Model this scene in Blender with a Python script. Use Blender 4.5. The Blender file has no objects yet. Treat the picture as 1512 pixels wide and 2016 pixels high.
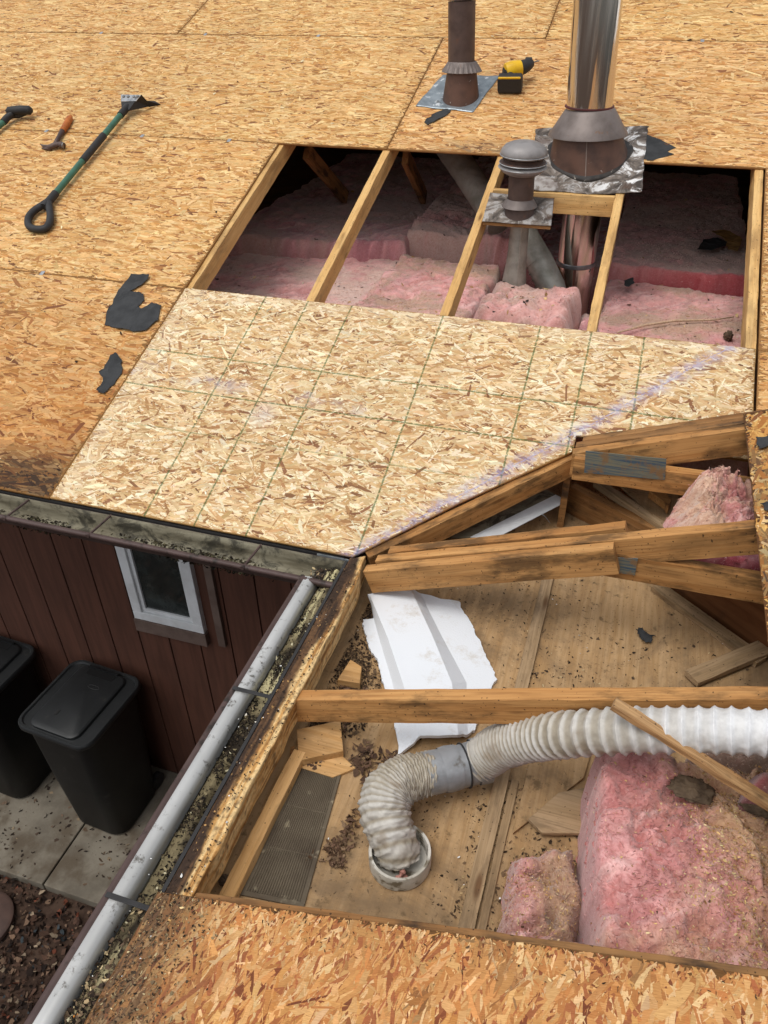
import bpy, math, random
import numpy as np
from mathutils import Vector, Matrix

SC = bpy.context.scene
COL = SC.collection
RNG = np.random.default_rng(11)
random.seed(5)

# ------------------------------------------------------------------ camera, sky, sun, exposure
F_PX = 1524.38
CAM_R = np.array(((0.0, 0.0, 0.0),) * 3)
def _rot(r):
    a = np.linalg.norm(r); k = r / a
    K = np.array([[0, -k[2], k[1]], [k[2], 0, -k[0]], [-k[1], k[0], 0]])
    return np.eye(3) + math.sin(a) * K + (1 - math.cos(a)) * K @ K
CAM_R = _rot(np.array((2.18323637, 0.3326181, -0.18920678)))
CAM_C = np.array((0.75120895, -1.87725512, 1.65985916))
cam = bpy.data.cameras.new('camera')
cam.sensor_fit = 'VERTICAL'; cam.sensor_height = 36.0; cam.lens = F_PX / 2016 * 36.0
cam.clip_start = 0.02; cam.clip_end = 300
cam_ob = bpy.data.objects.new('camera', cam); COL.objects.link(cam_ob)
cam_ob.matrix_world = Matrix([[CAM_R[0][i], -CAM_R[1][i], -CAM_R[2][i], CAM_C[i]] for i in range(3)] + [[0, 0, 0, 1]])
SC.camera = cam_ob

SUN_EL, SUN_AZ = math.radians(68), math.radians(-145)       # high, from the left: soft light through cloud
world = bpy.data.worlds.new("World"); SC.world = world; world.use_nodes = True
wn = world.node_tree; wn.nodes.clear()
sky = wn.nodes.new('ShaderNodeTexSky'); sky.sky_type = 'NISHITA'; sky.sun_disc = False
sky.sun_elevation = SUN_EL; sky.sun_rotation = SUN_AZ; sky.air_density = 1.0; sky.dust_density = 3.0
hs = wn.nodes.new('ShaderNodeHueSaturation'); hs.inputs['Saturation'].default_value = 0.22
bg = wn.nodes.new('ShaderNodeBackground'); bg.inputs['Strength'].default_value = 0.15
wo = wn.nodes.new('ShaderNodeOutputWorld')
wn.links.new(sky.outputs[0], hs.inputs['Color']); wn.links.new(hs.outputs[0], bg.inputs['Color']); wn.links.new(bg.outputs[0], wo.inputs[0])
sun = bpy.data.lights.new('sun', 'SUN'); sun.energy = 0.75; sun.angle = math.radians(28); sun.color = (1.0, 0.96, 0.9)
sun_ob = bpy.data.objects.new('sun', sun); COL.objects.link(sun_ob)
_sd = Vector((math.sin(SUN_AZ) * math.cos(SUN_EL), math.cos(SUN_AZ) * math.cos(SUN_EL), math.sin(SUN_EL)))
sun_ob.rotation_euler = _sd.to_track_quat('Z', 'Y').to_euler(); sun_ob.location = _sd * 30
SC.view_settings.view_transform = 'Standard'; SC.view_settings.look = 'None'
SC.view_settings.exposure = 0.36; SC.view_settings.gamma = 1.0; SC.view_settings.use_curve_mapping = False

# ------------------------------------------------------------------ measures
AL = 0.33567; T = math.tan(AL); CA, SA = math.cos(AL), math.sin(AL)
X0 = -1.2006            # left edge of the new sheet
S4, S8 = 1.22, 2.44
X1, X2 = -0.585, 0.030  # sheet joints in the upper courses
XR = 1.171              # left edge of the sheet high on the wing
YB = -1.20              # far edge of the lower wing sheet
FZ = -0.14              # porch ceiling boards
GZ = -2.40              # patio
WALL_Y = 0.46

def _ray(px, py): return CAM_R.T @ np.array([(px - 756) / F_PX, (py - 1008) / F_PX, 1.0])
def hit(px, py, n, d):
    """world point where a sight line through the photo meets the plane n.p = d"""
    v = _ray(px, py); n = np.array(n, float)
    return CAM_C + v * ((d - n @ CAM_C) / (n @ v))
def PZ(px, py, z): return hit(px, py, (0, 0, 1), z)
def PM(px, py, o=0.0): return hit(px, py, (0, -T, 1), o)      # on the main roof, o above it
def PW(px, py, o=0.0): return hit(px, py, (-T, 0, 1), o)      # on the wing roof
def PY(px, py, y): return hit(px, py, (0, 1, 0), y)

# ------------------------------------------------------------------ numbers
def S(h):
    h = h.lstrip('#'); c = np.array([int(h[i:i + 2], 16) / 255 for i in (0, 2, 4)])
    return np.where(c <= 0.04045, c / 12.92, ((c + 0.055) / 1.055) ** 2.4)
def S4c(h): return (*S(h), 1.0)
def _hash(i, j, k, seed):
    h = (i.astype(np.int64) * 374761393 + j.astype(np.int64) * 668265263 + k.astype(np.int64) * 1274126177 + seed * 974711) & 0x7fffffff
    h = ((h ^ (h >> 13)) * 1274126177) & 0x7fffffff
    h = ((h ^ (h >> 16)) * 668265263) & 0x7fffffff
    return (h ^ (h >> 15)) / 2147483647.0
def vnoise(P, seed=0):
    P = np.asarray(P, float); I = np.floor(P); f = P - I; I = I.astype(np.int64); f = f * f * (3 - 2 * f)
    r = 0
    for a in (0, 1):
        for b in (0, 1):
            for c in (0, 1):
                w = (f[..., 0] if a else 1 - f[..., 0]) * (f[..., 1] if b else 1 - f[..., 1]) * (f[..., 2] if c else 1 - f[..., 2])
                r = r + w * _hash(I[..., 0] + a, I[..., 1] + b, I[..., 2] + c, seed)
    return r
def fbm(P, scale=1.0, octv=4, seed=0, gain=0.5):
    P = np.asarray(P, float) * scale; r = 0; a = 1; t = 0
    for o in range(octv):
        r = r + a * vnoise(P + 17.3 * o, seed + o); t += a; a *= gain; P = P * 2.03
    return r / t
def ss(a, b, x): 
    t = np.clip((np.asarray(x, float) - a) / (b - a), 0, 1); return t * t * (3 - 2 * t)
def mixc(a, b, t): return a + (b - a) * np.asarray(t)[..., None]

# ------------------------------------------------------------------ objects
def tag(o, label=None, cat=None, group=None, kind=None):
    if label: o['label'] = label
    if cat: o['category'] = cat
    if group: o['group'] = group
    if kind: o['kind'] = kind
    return o
def empty(name, loc=(0, 0, 0)):
    o = bpy.data.objects.new(name, None); o.location = Vector(loc); o.empty_display_size = 0.05; COL.objects.link(o); return o
def thing(name, label, cat, loc=(0, 0, 0), group=None): return tag(empty(name, loc), label, cat, group)
def _world(o):
    return o.matrix_basis.copy() if o.parent is None else _world(o.parent) @ o.matrix_parent_inverse @ o.matrix_basis
def link(o, parent=None):
    COL.objects.link(o)
    if parent is not None:
        o.parent = parent; o.matrix_parent_inverse = _world(parent).inverted()
    return o
def mk(name, V, Fc, mat, parent=None, col=None, smooth=False, mi=None, mw=None):
    me = bpy.data.meshes.new(name)
    V = np.asarray(V, float)
    me.from_pydata(V.tolist(), [], [list(map(int, f)) for f in Fc]) if not isinstance(Fc, tuple) else None
    if isinstance(Fc, tuple):       # (loop vertex indices, face starts, face sizes)
        li, st, sz = Fc
        me.vertices.add(len(V)); me.vertices.foreach_set('co', V.astype(np.float32).ravel())
        me.loops.add(len(li)); me.loops.foreach_set('vertex_index', li.astype(np.int32))
        me.polygons.add(len(st)); me.polygons.foreach_set('loop_start', st.astype(np.int32))
        try: me.polygons.foreach_set('loop_total', sz.astype(np.int32))
        except Exception: pass
        me.update(calc_edges=True)
    mats = mat if isinstance(mat, (list, tuple)) else [mat]
    for m in mats: me.materials.append(m)
    if mi is not None: me.polygons.foreach_set('material_index', np.asarray(mi, np.int32))
    if col is not None:
        at = me.color_attributes.new('Col', 'FLOAT_COLOR', 'POINT')
        c = np.ones((len(V), 4), np.float32); c[:, :3] = col; at.data.foreach_set('color', c.ravel())
    if smooth: me.polygons.foreach_set('use_smooth', np.ones(len(me.polygons), bool))
    me.update()
    o = bpy.data.objects.new(name, me)
    if mw is not None: o.matrix_basis = mw
    return link(o, parent)

class MB:
    """collects shapes of one part"""
    def __init__(self): self.V = []; self.F = []; self.n = 0; self.C = []; self.M = []
    def add(self, V, Fc, c=(1, 1, 1), m=0):
        V = [tuple(v) for v in V]
        self.V += V; self.F += [[i + self.n for i in f] for f in Fc]; self.n += len(V)
        c = np.asarray(c, float)
        self.C += ([tuple(c)] * len(V) if c.ndim == 1 else [tuple(x) for x in c]); self.M += [m] * len(Fc)
        return self
    def box(self, lo, hi, c=(1, 1, 1), m=0, M=None):
        a, b = lo, hi
        V = [(x, y, z) for z in (a[2], b[2]) for y in (a[1], b[1]) for x in (a[0], b[0])]
        if M is not None: V = [tuple(M @ Vector(v)) for v in V]
        return self.add(V, [(0, 2, 3, 1), (4, 5, 7, 6), (0, 1, 5, 4), (1, 3, 7, 5), (3, 2, 6, 7), (2, 0, 4, 6)], c, m)
    def tube(self, pts, rad, n=12, c=(1, 1, 1), caps=True, m=0):
        pts = [Vector(p) for p in pts]
        rad = [rad] * len(pts) if np.isscalar(rad) else list(rad)
        t0 = (pts[1] - pts[0]).normalized(); up = Vector((0, 0, 1)) if abs(t0.z) < 0.9 else Vector((1, 0, 0))
        nrm = t0.cross(up).normalized(); V = []
        for i, p in enumerate(pts):
            t = (pts[min(i + 1, len(pts) - 1)] - pts[max(i - 1, 0)]).normalized()
            nrm = (nrm - t * nrm.dot(t)).normalized(); b = t.cross(nrm)
            for k in range(n):
                a = 2 * math.pi * k / n; V.append(p + (nrm * math.cos(a) + b * math.sin(a)) * rad[i])
        Fs = [(i * n + k, i * n + (k + 1) % n, (i + 1) * n + (k + 1) % n, (i + 1) * n + k) for i in range(len(pts) - 1) for k in range(n)]
        if caps: Fs += [tuple(reversed(range(n))), tuple(range((len(pts) - 1) * n, len(pts) * n))]
        return self.add(V, Fs, c, m)
    def lathe(self, prof, base, axis=(0, 0, 1), n=40, c=(1, 1, 1), capa=False, capb=False, m=0):
        base = Vector(base); ax = Vector(axis).normalized(); u = ax.orthogonal().normalized(); v = ax.cross(u); V = []
        for r, z in prof:
            for k in range(n):
                a = 2 * math.pi * k / n; V.append(base + ax * z + (u * math.cos(a) + v * math.sin(a)) * r)
        L = len(prof)
        Fs = [(i * n + k, i * n + (k + 1) % n, (i + 1) * n + (k + 1) % n, (i + 1) * n + k) for i in range(L - 1) for k in range(n)]
        if capa: Fs.append(tuple(reversed(range(n))))
        if capb: Fs.append(tuple(range((L - 1) * n, L * n)))
        return self.add(V, Fs, c, m)
    def slab(self, top, th, c=(1, 1, 1), m=0, down=(0, 0, -1)):
        """polygon with a thickness"""
        top = [Vector(p) for p in top]; n = len(top); d = Vector(down).normalized() * th
        V = top + [p + d for p in top]
        Fs = [tuple(range(n)), tuple(range(2 * n - 1, n - 1, -1))] + [(i, i + n, (i + 1) % n + n, (i + 1) % n) for i in range(n)]
        return self.add(V, Fs, c, m)
    def build(self, name, mat, parent=None, smooth=False, bevel=0, mw=None, auto=None):
        o = mk(name, self.V, self.F, mat, parent, np.array(self.C), smooth, self.M if isinstance(mat, (list, tuple)) else None, mw)
        if bevel:
            b = o.modifiers.new('bevel', 'BEVEL'); b.width = bevel; b.segments = 2; b.limit_method = 'ANGLE'; b.angle_limit = math.radians(35)
        if auto is not None:
            o.data.polygons.foreach_set('use_smooth', np.ones(len(o.data.polygons), bool))
            es = o.modifiers.new('split', 'EDGE_SPLIT'); es.split_angle = math.radians(auto)
        return o

# ------------------------------------------------------------------ materials
class N:
    def __init__(self, name, rough=0.8, metal=0.0, spec=0.3):
        self.m = bpy.data.materials.new(name); self.m.use_nodes = True; self.t = self.m.node_tree
        self.p = self.t.nodes['Principled BSDF']
        self.p.inputs['Roughness'].default_value = rough; self.p.inputs['Metallic'].default_value = metal
        self.p.inputs['Specular IOR Level'].default_value = spec
    def n(self, ty, **kw):
        x = self.t.nodes.new(ty)
        for k, v in kw.items(): setattr(x, k, v)
        return x
    def l(self, a, b): self.t.links.new(a, b)
    def coord(self): return self.n('ShaderNodeTexCoord').outputs['Object']
    def scaled(self, s, src=None):
        mp = self.n('ShaderNodeMapping'); mp.inputs['Scale'].default_value = s; self.l(src or self.coord(), mp.inputs['Vector']); return mp.outputs[0]
    def noise(self, scale, detail=3, rough=0.55, vec=None, dist=0.0):
        x = self.n('ShaderNodeTexNoise'); x.inputs['Scale'].default_value = scale; x.inputs['Detail'].default_value = detail
        x.inputs['Roughness'].default_value = rough; x.inputs['Distortion'].default_value = dist
        self.l(vec or self.coord(), x.inputs['Vector']); return x.outputs['Fac']
    def ramp(self, f, lo, hi, a=0.0, b=1.0):
        x = self.n('ShaderNodeMapRange', clamp=True, interpolation_type='SMOOTHSTEP')
        for k, v in zip(('From Min', 'From Max', 'To Min', 'To Max'), (lo, hi, a, b)): x.inputs[k].default_value = v
        self.l(f, x.inputs['Value']); return x.outputs[0]
    def val(self, v): x = self.n('ShaderNodeValue'); x.outputs[0].default_value = v; return x.outputs[0]
    def math(self, op, a, b=None, c=None):
        x = self.n('ShaderNodeMath', operation=op)
        for i, q in enumerate((a, b, c)):
            if q is None: continue
            if isinstance(q, (int, float)): x.inputs[i].default_value = q
            else: self.l(q, x.inputs[i])
        return x.outputs[0]
    def mix(self, f, a, b, mode='MIX'):
        x = self.n('ShaderNodeMix', data_type='RGBA', blend_type=mode)
        for i, q in ((0, f), (6, a), (7, b)):
            if isinstance(q, (int, float)): x.inputs[i].default_value = q
            elif isinstance(q, (tuple, list, np.ndarray)): x.inputs[i].default_value = (*q[:3], 1.0)
            else: self.l(q, x.inputs[i])
        return x.outputs[2]
    def attr(self): x = self.n('ShaderNodeAttribute', attribute_name='Col'); return x.outputs['Color']
    def rnd(self): return self.n('ShaderNodeObjectInfo').outputs['Random']
    def bump(self, h, strength=0.3, dist=0.002):
        x = self.n('ShaderNodeBump'); x.inputs['Strength'].default_value = strength; x.inputs['Distance'].default_value = dist
        self.l(h, x.inputs['Height']); self.l(x.outputs[0], self.p.inputs['Normal'])
    def color(self, c):
        if isinstance(c, (tuple, list, np.ndarray)): self.p.inputs['Base Color'].default_value = (*c[:3], 1.0)
        else: self.l(c, self.p.inputs['Base Color'])
    def rough(self, f): self.l(f, self.p.inputs['Roughness'])

def osb_mat(name, stain=0.25, extra=None):
    k = N(name, 0.78, 0, 0.25)
    c = k.attr()
    g = k.noise(1.0, 4, 0.6, k.scaled((60, 700, 60)))
    c = k.mix(0.55, c, k.mix(k.ramp(g, 0.25, 0.75), S('b4a28c'), S('ffffff')), 'MULTIPLY')
    d = k.noise(2.2, 5, 0.62)
    c = k.mix(k.ramp(d, 0.52, 0.78, 0, stain), c, S('6b5236'), 'MIX')
    sp = k.noise(190, 2, 0.5)
    c = k.mix(k.ramp(sp, 0.70, 0.78, 0, 0.5), c, S('4a3626'))
    if extra: c = extra(k, c)
    k.color(c); k.bump(g, 0.25, 0.0006)
    return k.m

def lumber_mat(name, light, mid, dark, stain=0.5, stain_c='3a2b22', fresh=0.0):
    k = N(name, 0.74, 0, 0.25); r = k.rnd()
    off = k.n('ShaderNodeVectorMath', operation='ADD'); cr = k.n('ShaderNodeCombineXYZ')
    k.l(k.math('MULTIPLY', r, 37.0), cr.inputs[0]); k.l(k.math('MULTIPLY', r, 11.0), cr.inputs[1]); k.l(k.math('MULTIPLY', r, 5.0), cr.inputs[2])
    k.l(k.coord(), off.inputs[0]); k.l(cr.outputs[0], off.inputs[1]); v = off.outputs[0]
    g = k.noise(1, 5, 0.6, k.scaled((1.6, 34, 34), v), 0.6)
    g2 = k.noise(1, 3, 0.6, k.scaled((6, 210, 210), v))
    c = k.mix(k.ramp(g, 0.3, 0.7), S(light), S(mid))
    c = k.mix(k.ramp(g2, 0.42, 0.75, 0, 0.55), c, S(dark))
    c = k.mix(k.math('MULTIPLY', r, 0.35), c, k.mix(0.6, c, S(dark)))
    kn = k.n('ShaderNodeTexVoronoi'); kn.inputs['Scale'].default_value = 1.0; k.l(k.scaled((3.2, 13, 13), v), kn.inputs['Vector'])
    c = k.mix(k.ramp(kn.outputs['Distance'], 0.05, 0.16, 0.75, 0), c, S('5a3516'))
    s = k.noise(1, 5, 0.65, k.scaled((5, 14, 14), v))
    c = k.mix(k.ramp(s, 0.47, 0.66, 0, stain), c, S(stain_c))
    s2 = k.noise(1, 4, 0.7, k.scaled((2.2, 7, 7), v)); c = k.mix(k.ramp(s2, 0.5, 0.7, 0, stain * .7), c, k.mix(0.75, c, S(stain_c)))
    nh = k.noise(150, 0, 0.5, v); c = k.mix(k.ramp(nh, 0.78, 0.82, 0, 0.8), c, S('2a1d14'))
    k.color(c); k.bump(g2, 0.35, 0.0008)
    return k.m

def plain_mat(name, a, b, rough=0.7, metal=0.0, scale=8, spec=0.3, bump=0.0, bscale=60, det=4, lo=0.35, hi=0.7, c3=None, s3=30, t3=(0.6, 0.7)):
    k = N(name, rough, metal, spec)
    c = k.mix(k.ramp(k.noise(scale, det, 0.62), lo, hi), S(a), S(b))
    if c3: c = k.mix(k.ramp(k.noise(s3, 4, 0.6), t3[0], t3[1]), c, S(c3))
    k.color(c)
    if bump: k.bump(k.noise(bscale, 3), bump, 0.004)
    return k.m

def attr_mat(name, rough=0.85, spec=0.2, nscale=120, namt=0.35, bump=0.3, metal=0.0):
    k = N(name, rough, metal, spec); g = k.noise(nscale, 4, 0.6)
    c = k.mix(namt, k.attr(), k.mix(k.ramp(g, 0.3, 0.7), S('9a9a9a'), S('ffffff')), 'MULTIPLY')
    k.color(c)
    if bump: k.bump(g, bump, 0.003)
    return k.m

M = {}
M['osb_old'] = osb_mat('weathered_strand_board', 0.22)
def _new_extra(k, c):
    sep = k.n('ShaderNodeSeparateXYZ'); k.l(k.coord(), sep.inputs[0]); s, t = sep.outputs[0], sep.outputs[1]
    br = k.noise(95, 2, 0.6); wob = k.math('MULTIPLY', k.math('SUBTRACT', k.noise(9, 2), 0.5), 0.006)
    tot = None
    for ax, pos in [(s, (0.4067, 0.61, 0.8133, 1.22, 1.6267, 1.83, 2.0333)), (t, (0.405, 0.61, 0.813))]:
        for q in pos:
            d = k.math('ABSOLUTE', k.math('SUBTRACT', k.math('ADD', ax, wob), q))
            wgt = 0.75 if not (ax is t and q < 0.5) else 0.4
            f = k.ramp(d, 0.0022, 0.0048, wgt, 0)
            tot = f if tot is None else k.math('MAXIMUM', tot, f)
    tot = k.math('MULTIPLY', tot, k.ramp(br, 0.36, 0.5, 0.15, 1))
    c = k.mix(tot, c, S('3c5a2c'))
    # blue chalk snapped along the valley: from (1.205, 0) towards (2.36, 1.22)
    ax_, ay_ = 1.185, -0.02; dx, dy = 1.157, 1.225; L = math.hypot(dx, dy); nx, ny = -dy / L, dx / L
    d = k.math('ABSOLUTE', k.math('ADD', k.math('ADD', k.math('MULTIPLY', k.math('SUBTRACT', s, ax_), nx), k.math('MULTIPLY', k.math('SUBTRACT', t, ay_), ny)),
                                  k.math('MULTIPLY', k.math('SUBTRACT', k.noise(5, 3), 0.5), 0.03)))
    ch = k.math('MULTIPLY', k.ramp(d, 0.002, 0.055, 0.55, 0), k.ramp(k.noise(26, 4, 0.7), 0.38, 0.62, 0.05, 1))
    fine = k.math('MULTIPLY', k.ramp(d, 0.001, 0.006, 0.7, 0), k.ramp(br, 0.35, 0.55, 0.2, 1))
    c = k.mix(k.math('MAXIMUM', ch, fine), c, S('9c9cc0'))
    # smudged chalk band across the sheet
    d2 = k.math('ABSOLUTE', k.math('SUBTRACT', t, k.math('ADD', 0.69, k.math('MULTIPLY', s, -0.04))))
    sm = k.math('MULTIPLY', k.ramp(d2, 0.0, 0.07, 0.62, 0), k.math('MULTIPLY', k.ramp(k.noise(7, 4, 0.7), 0.45, 0.7), k.ramp(s, 0.9, 1.3, 1, 0)))
    sm2 = k.math('MULTIPLY', k.ramp(k.math('ABSOLUTE', k.math('SUBTRACT', s, 0.66)), 0.0, 0.08, 0.4, 0), k.ramp(k.math('ABSOLUTE', k.math('SUBTRACT', t, 0.55)), 0, 0.1, 1, 0))
    c = k.mix(k.math('MAXIMUM', sm, sm2), c, S('a89ca4'))
    return c
M['osb_new'] = osb_mat('new_strand_board', 0.06, _new_extra)
M['osb_wing'] = osb_mat('orange_strand_board', 0.3)
M['rafter'] = lumber_mat('pale_rafter_wood', 'e2bd80', 'd2a566', 'a87c46', 0.4, '6a4c30')
M['joist'] = lumber_mat('orange_aged_lumber', 'c4945c', 'ab7843', '7c5129', 0.75, '40301f')
M['joist_dark'] = lumber_mat('brown_aged_lumber', 'a47a4c', '865c34', '5c3d20', 0.85, '2f251e')
M['dusty'] = lumber_mat('dusty_grey_lumber', 'b59a78', '9c8260', '766044', 0.45, '453729')
M['chipstick'] = lumber_mat('strand_board_edge', 'cfa878', '9c744a', '5f4128', 0.9, '3a2a20')
M['stub'] = lumber_mat('pale_offcut_wood', 'd9b07a', 'c89a60', 'a07440', 0.3, '5a4430')
M['attr'] = attr_mat('mixed_fragments')
M['attr_wood'] = attr_mat('split_wood', 0.8, 0.2, 90, 0.5, 0.5)
k = N('porch_ceiling_plywood', 0.8, 0, 0.2)
g = k.noise(1, 5, 0.6, k.scaled((42, 3, 10)), 0.5); g2 = k.noise(1, 3, 0.6, k.scaled((260, 9, 10)))
c = k.mix(k.ramp(g, 0.3, 0.7), S('bd9d74'), S('a6845a')); c = k.mix(k.ramp(g2, 0.45, 0.75, 0, 0.35), c, S('866848'))
c = k.mix(k.ramp(k.noise(2.6, 7, 0.72, dist=.5), 0.40, 0.66, 0, 0.85), c, S('74603f' if False else '746049'))
c = k.mix(k.ramp(k.noise(28, 5, 0.7), 0.56, 0.70, 0, 0.6), c, S('55442f'))
c = k.mix(k.ramp(k.noise(120, 3, 0.6), 0.64, 0.72, 0, 0.7), c, S('2f251c')); k.color(c); k.bump(k.noise(80, 4), 0.3, 0.002); M['ply'] = k.m
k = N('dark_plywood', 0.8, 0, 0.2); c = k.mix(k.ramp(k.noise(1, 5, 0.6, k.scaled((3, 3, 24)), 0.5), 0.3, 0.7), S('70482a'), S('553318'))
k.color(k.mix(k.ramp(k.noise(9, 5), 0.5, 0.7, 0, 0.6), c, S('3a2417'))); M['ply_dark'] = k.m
# siding with vertical grooves
k = N('brown_siding_paint', 0.62, 0, 0.3); g = k.noise(1, 4, 0.6, k.scaled((40, 40, 3)))
c = k.mix(k.ramp(g, 0.3, 0.7), S('5a3a2e'), S('4b3026')); c = k.mix(k.ramp(k.noise(2.5, 5), 0.5, 0.75, 0, 0.5), c, S('452d23')); k.color(c); k.bump(g, 0.15, 0.002); M['siding'] = k.m
M['brown_paint'] = plain_mat('brown_gutter_paint', '51403c', '43332f', 0.55, 0, 9, 0.35, c3='2c241f', s3=22, t3=(0.55, 0.7))
k = N('gutter_inside_metal', 0.33, 0.35, 0.5); c = k.mix(k.ramp(k.noise(5, 4), 0.3, 0.7), S('c6c6c3'), S('b2b2af'))
c = k.mix(k.ramp(k.noise(30, 5, 0.7), 0.56, 0.68, 0, 0.85), c, S('4a4438')); k.color(c); k.bump(k.noise(60, 3), 0.08, 0.002); M['alu'] = k.m
k = N('mossy_gutter_metal', 0.7, 0.1, 0.3); c = k.mix(k.ramp(k.noise(1, 5, 0.65, k.scaled((4, 12, 22))), 0.32, 0.68), S('8b8571'), S('655e4c'))
c = k.mix(k.ramp(k.noise(9, 7, 0.72, dist=.6), 0.46, 0.62, 0, 0.92), c, S('36332a')); k.color(c); k.bump(k.noise(50, 4), 0.3, 0.003); M['gutter_moss'] = k.m
M['rust_brown'] = plain_mat('brown_painted_steel', '5b4a43', '473733', 0.5, 0.25, 11, 0.4, 0.08, 80, c3='6e4c3c', s3=16, t3=(0.6, 0.8))
k = N('chipped_brown_steel', 0.5, 0.2, 0.4); c = k.mix(k.ramp(k.noise(11, 4), 0.35, 0.7), S('65493c'), S('4b372f')); c = k.mix(k.ramp(k.noise(7, 4), 0.55, 0.75, 0, 0.6), c, S('74503e'))
c = k.mix(k.ramp(k.noise(24, 6, 0.75), 0.665, 0.68), c, S('cdc8c0')); k.color(c); M['cone'] = k.m
M['collar'] = plain_mat('grey_brown_collar_paint', '7a706b', '675d58', 0.5, 0.3, 12, 0.4, 0.08, 80, c3='7a5a44', s3=26, t3=(0.62, 0.75))
k = N('polished_flue_steel', 0.13, 1.0, 0.5); k.color(S('d8d2ca')); z = k.noise(1, 4, 0.6, k.scaled((36, 36, 0.9)))
k.rough(k.ramp(z, 0.3, 0.75, 0.06, 0.24)); k.bump(k.math('ADD', k.noise(1, 2, 0.5, k.scaled((9, 9, 1.2))), k.math('MULTIPLY', k.noise(1, 3, 0.6, k.scaled((42, 42, 1.6))), 0.35)), 0.2, 0.02); M['chrome'] = k.m
k = N('tarred_flashing', 0.75, 0.0, 0.3); n1 = k.noise(9, 7, 0.7, dist=1.2); c = k.mix(k.ramp(n1, 0.36, 0.62), S('3f3833'), S('857a70'))
sx_ = k.n('ShaderNodeSeparateXYZ'); k.l(k.coord(), sx_.inputs[0])
c = k.mix(k.math('MULTIPLY', k.ramp(k.noise(9, 8, 0.75, dist=.8), 0.50, 0.56), k.ramp(sx_.outputs[0], 0.40, 0.60, 0.35, 1)), c, S('d9d8d6')); c = k.mix(k.ramp(k.noise(9, 4), 0.55, 0.7, 0, 0.7), c, S('4c3426')); k.color(c); k.bump(n1, 0.35, 0.005); M['tar_plate'] = k.m
k = N('galvanised_flashing', 0.42, 0.6, 0.4); n1 = k.noise(14, 6, 0.66); c = k.mix(k.ramp(n1, 0.35, 0.65), S('9aa3a8'), S('7a8388'))
c = k.mix(k.ramp(k.noise(20, 5, 0.7), 0.58, 0.66), c, S('d8dcdc')); c = k.mix(k.ramp(k.noise(9, 4), 0.6, 0.68), c, S('3a3634')); k.color(c); k.bump(n1, 0.25, 0.004); M['galv'] = k.m
M['duct_metal'] = plain_mat('dull_duct_metal', 'a3a29a', '7d7c72', 0.5, 0.5, 9, 0.4, 0.1, 40)
M['cap'] = plain_mat('weathered_cap_paint', '8d8987', '74706e', 0.5, 0.2, 12, 0.4, 0.08, 80)
M['felt'] = plain_mat('tar_paper', '3c3d3e', '303132', 0.85, 0, 14, 0.25, 0.4, 60)
M['rubber'] = plain_mat('black_rubber', '2e2d2d', '262525', 0.6, 0, 20, 0.35, 0.1, 150)
M['bin'] = plain_mat('black_bin_plastic', '131415', '0f1011', 0.5, 0, 6, 0.3, 0.1, 90, c3='2b2a28', s3=14, t3=(0.6, 0.8))
M['bin_lid'] = plain_mat('black_lid_plastic', '242627', '1e2021', 0.5, 0, 6, 0.4, 0.1, 90, c3='3a3936', s3=14, t3=(0.6, 0.8))
M['green'] = plain_mat('green_shaft_paint', '3f6d58', '335a48', 0.42, 0, 16, 0.45, c3='2f3b34', s3=30, t3=(0.62, 0.7))
M['steel'] = plain_mat('grey_steel', '8d9093', '6d6f71', 0.4, 0.7, 20, 0.5)
M['zinc'] = plain_mat('zinc_plate', 'b5b8ba', '8f9294', 0.4, 0.6, 30, 0.5)
M['handle_orange'] = plain_mat('worn_wood_handle', 'b5682f', '8e4c20', 0.6, 0, 30, 0.3)
M['yellow'] = plain_mat('yellow_tool_plastic', 'e8b814', 'd8a80e', 0.4, 0, 20, 0.45)
k = N('white_foam', 0.75, 0, 0.3); vo = k.n('ShaderNodeTexVoronoi'); vo.inputs['Scale'].default_value = 260; k.l(k.coord(), vo.inputs['Vector'])
c = k.mix(k.ramp(k.noise(9, 6, 0.75), 0.52, 0.72, 0, 0.55), S('dfe3e7'), S('b9ae9c')); k.color(c); k.bump(vo.outputs['Distance'], 0.25, 0.002); M['foam'] = k.m
M['vinyl'] = plain_mat('white_vinyl', 'd9dcde', 'c6c8c9', 0.35, 0, 8, 0.4)
M['trim'] = plain_mat('brown_grey_trim', '6a5a52', '5a4a43', 0.6, 0, 10, 0.3)
k = N('dark_window_glass', 0.06, 0, 0.6); k.color(k.mix(k.ramp(k.noise(5, 4), 0.4, 0.7), S('202423'), S('3a403e'))); M['glass'] = k.m  # grey mottling paints a dim reflection into the glass colour
M['hose'] = attr_mat('dusty_vinyl_hose', 0.55, 0.35, 60, 0.25, 0.15)
M['tape'] = plain_mat('silver_duct_tape', '94979a', '797b7c', 0.5, 0.3, 10, 0.4, 0.6, 30, c3='5f5a52', s3=20, t3=(0.6, 0.75))
M['pvc'] = plain_mat('dirty_white_plastic', 'cbc7bd', 'aaa496', 0.5, 0, 10, 0.4, 0.15, 60, c3='6c6250', s3=26, t3=(0.5, 0.64))
M['vent'] = plain_mat('dusty_vent_metal', '685e4f', '554b3f', 0.9, 0.0, 9, 0.15, 0.4, 90, c3='958a74', s3=22, t3=(0.6, 0.72))
M['concrete'] = plain_mat('stained_concrete', '7a7366', '625b50', 0.9, 0, 5, 0.2, 0.3, 60, c3='5a5043', s3=6, t3=(0.45, 0.70))
M['soil'] = plain_mat('dark_soil', '4a3a30', '352821', 0.95, 0, 14, 0.15, 0.8, 30)
k = N('pink_glass_wool', 0.95, 0, 0.1); n1 = k.noise(70, 6, 0.7); n2 = k.noise(240, 4, 0.65)
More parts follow.
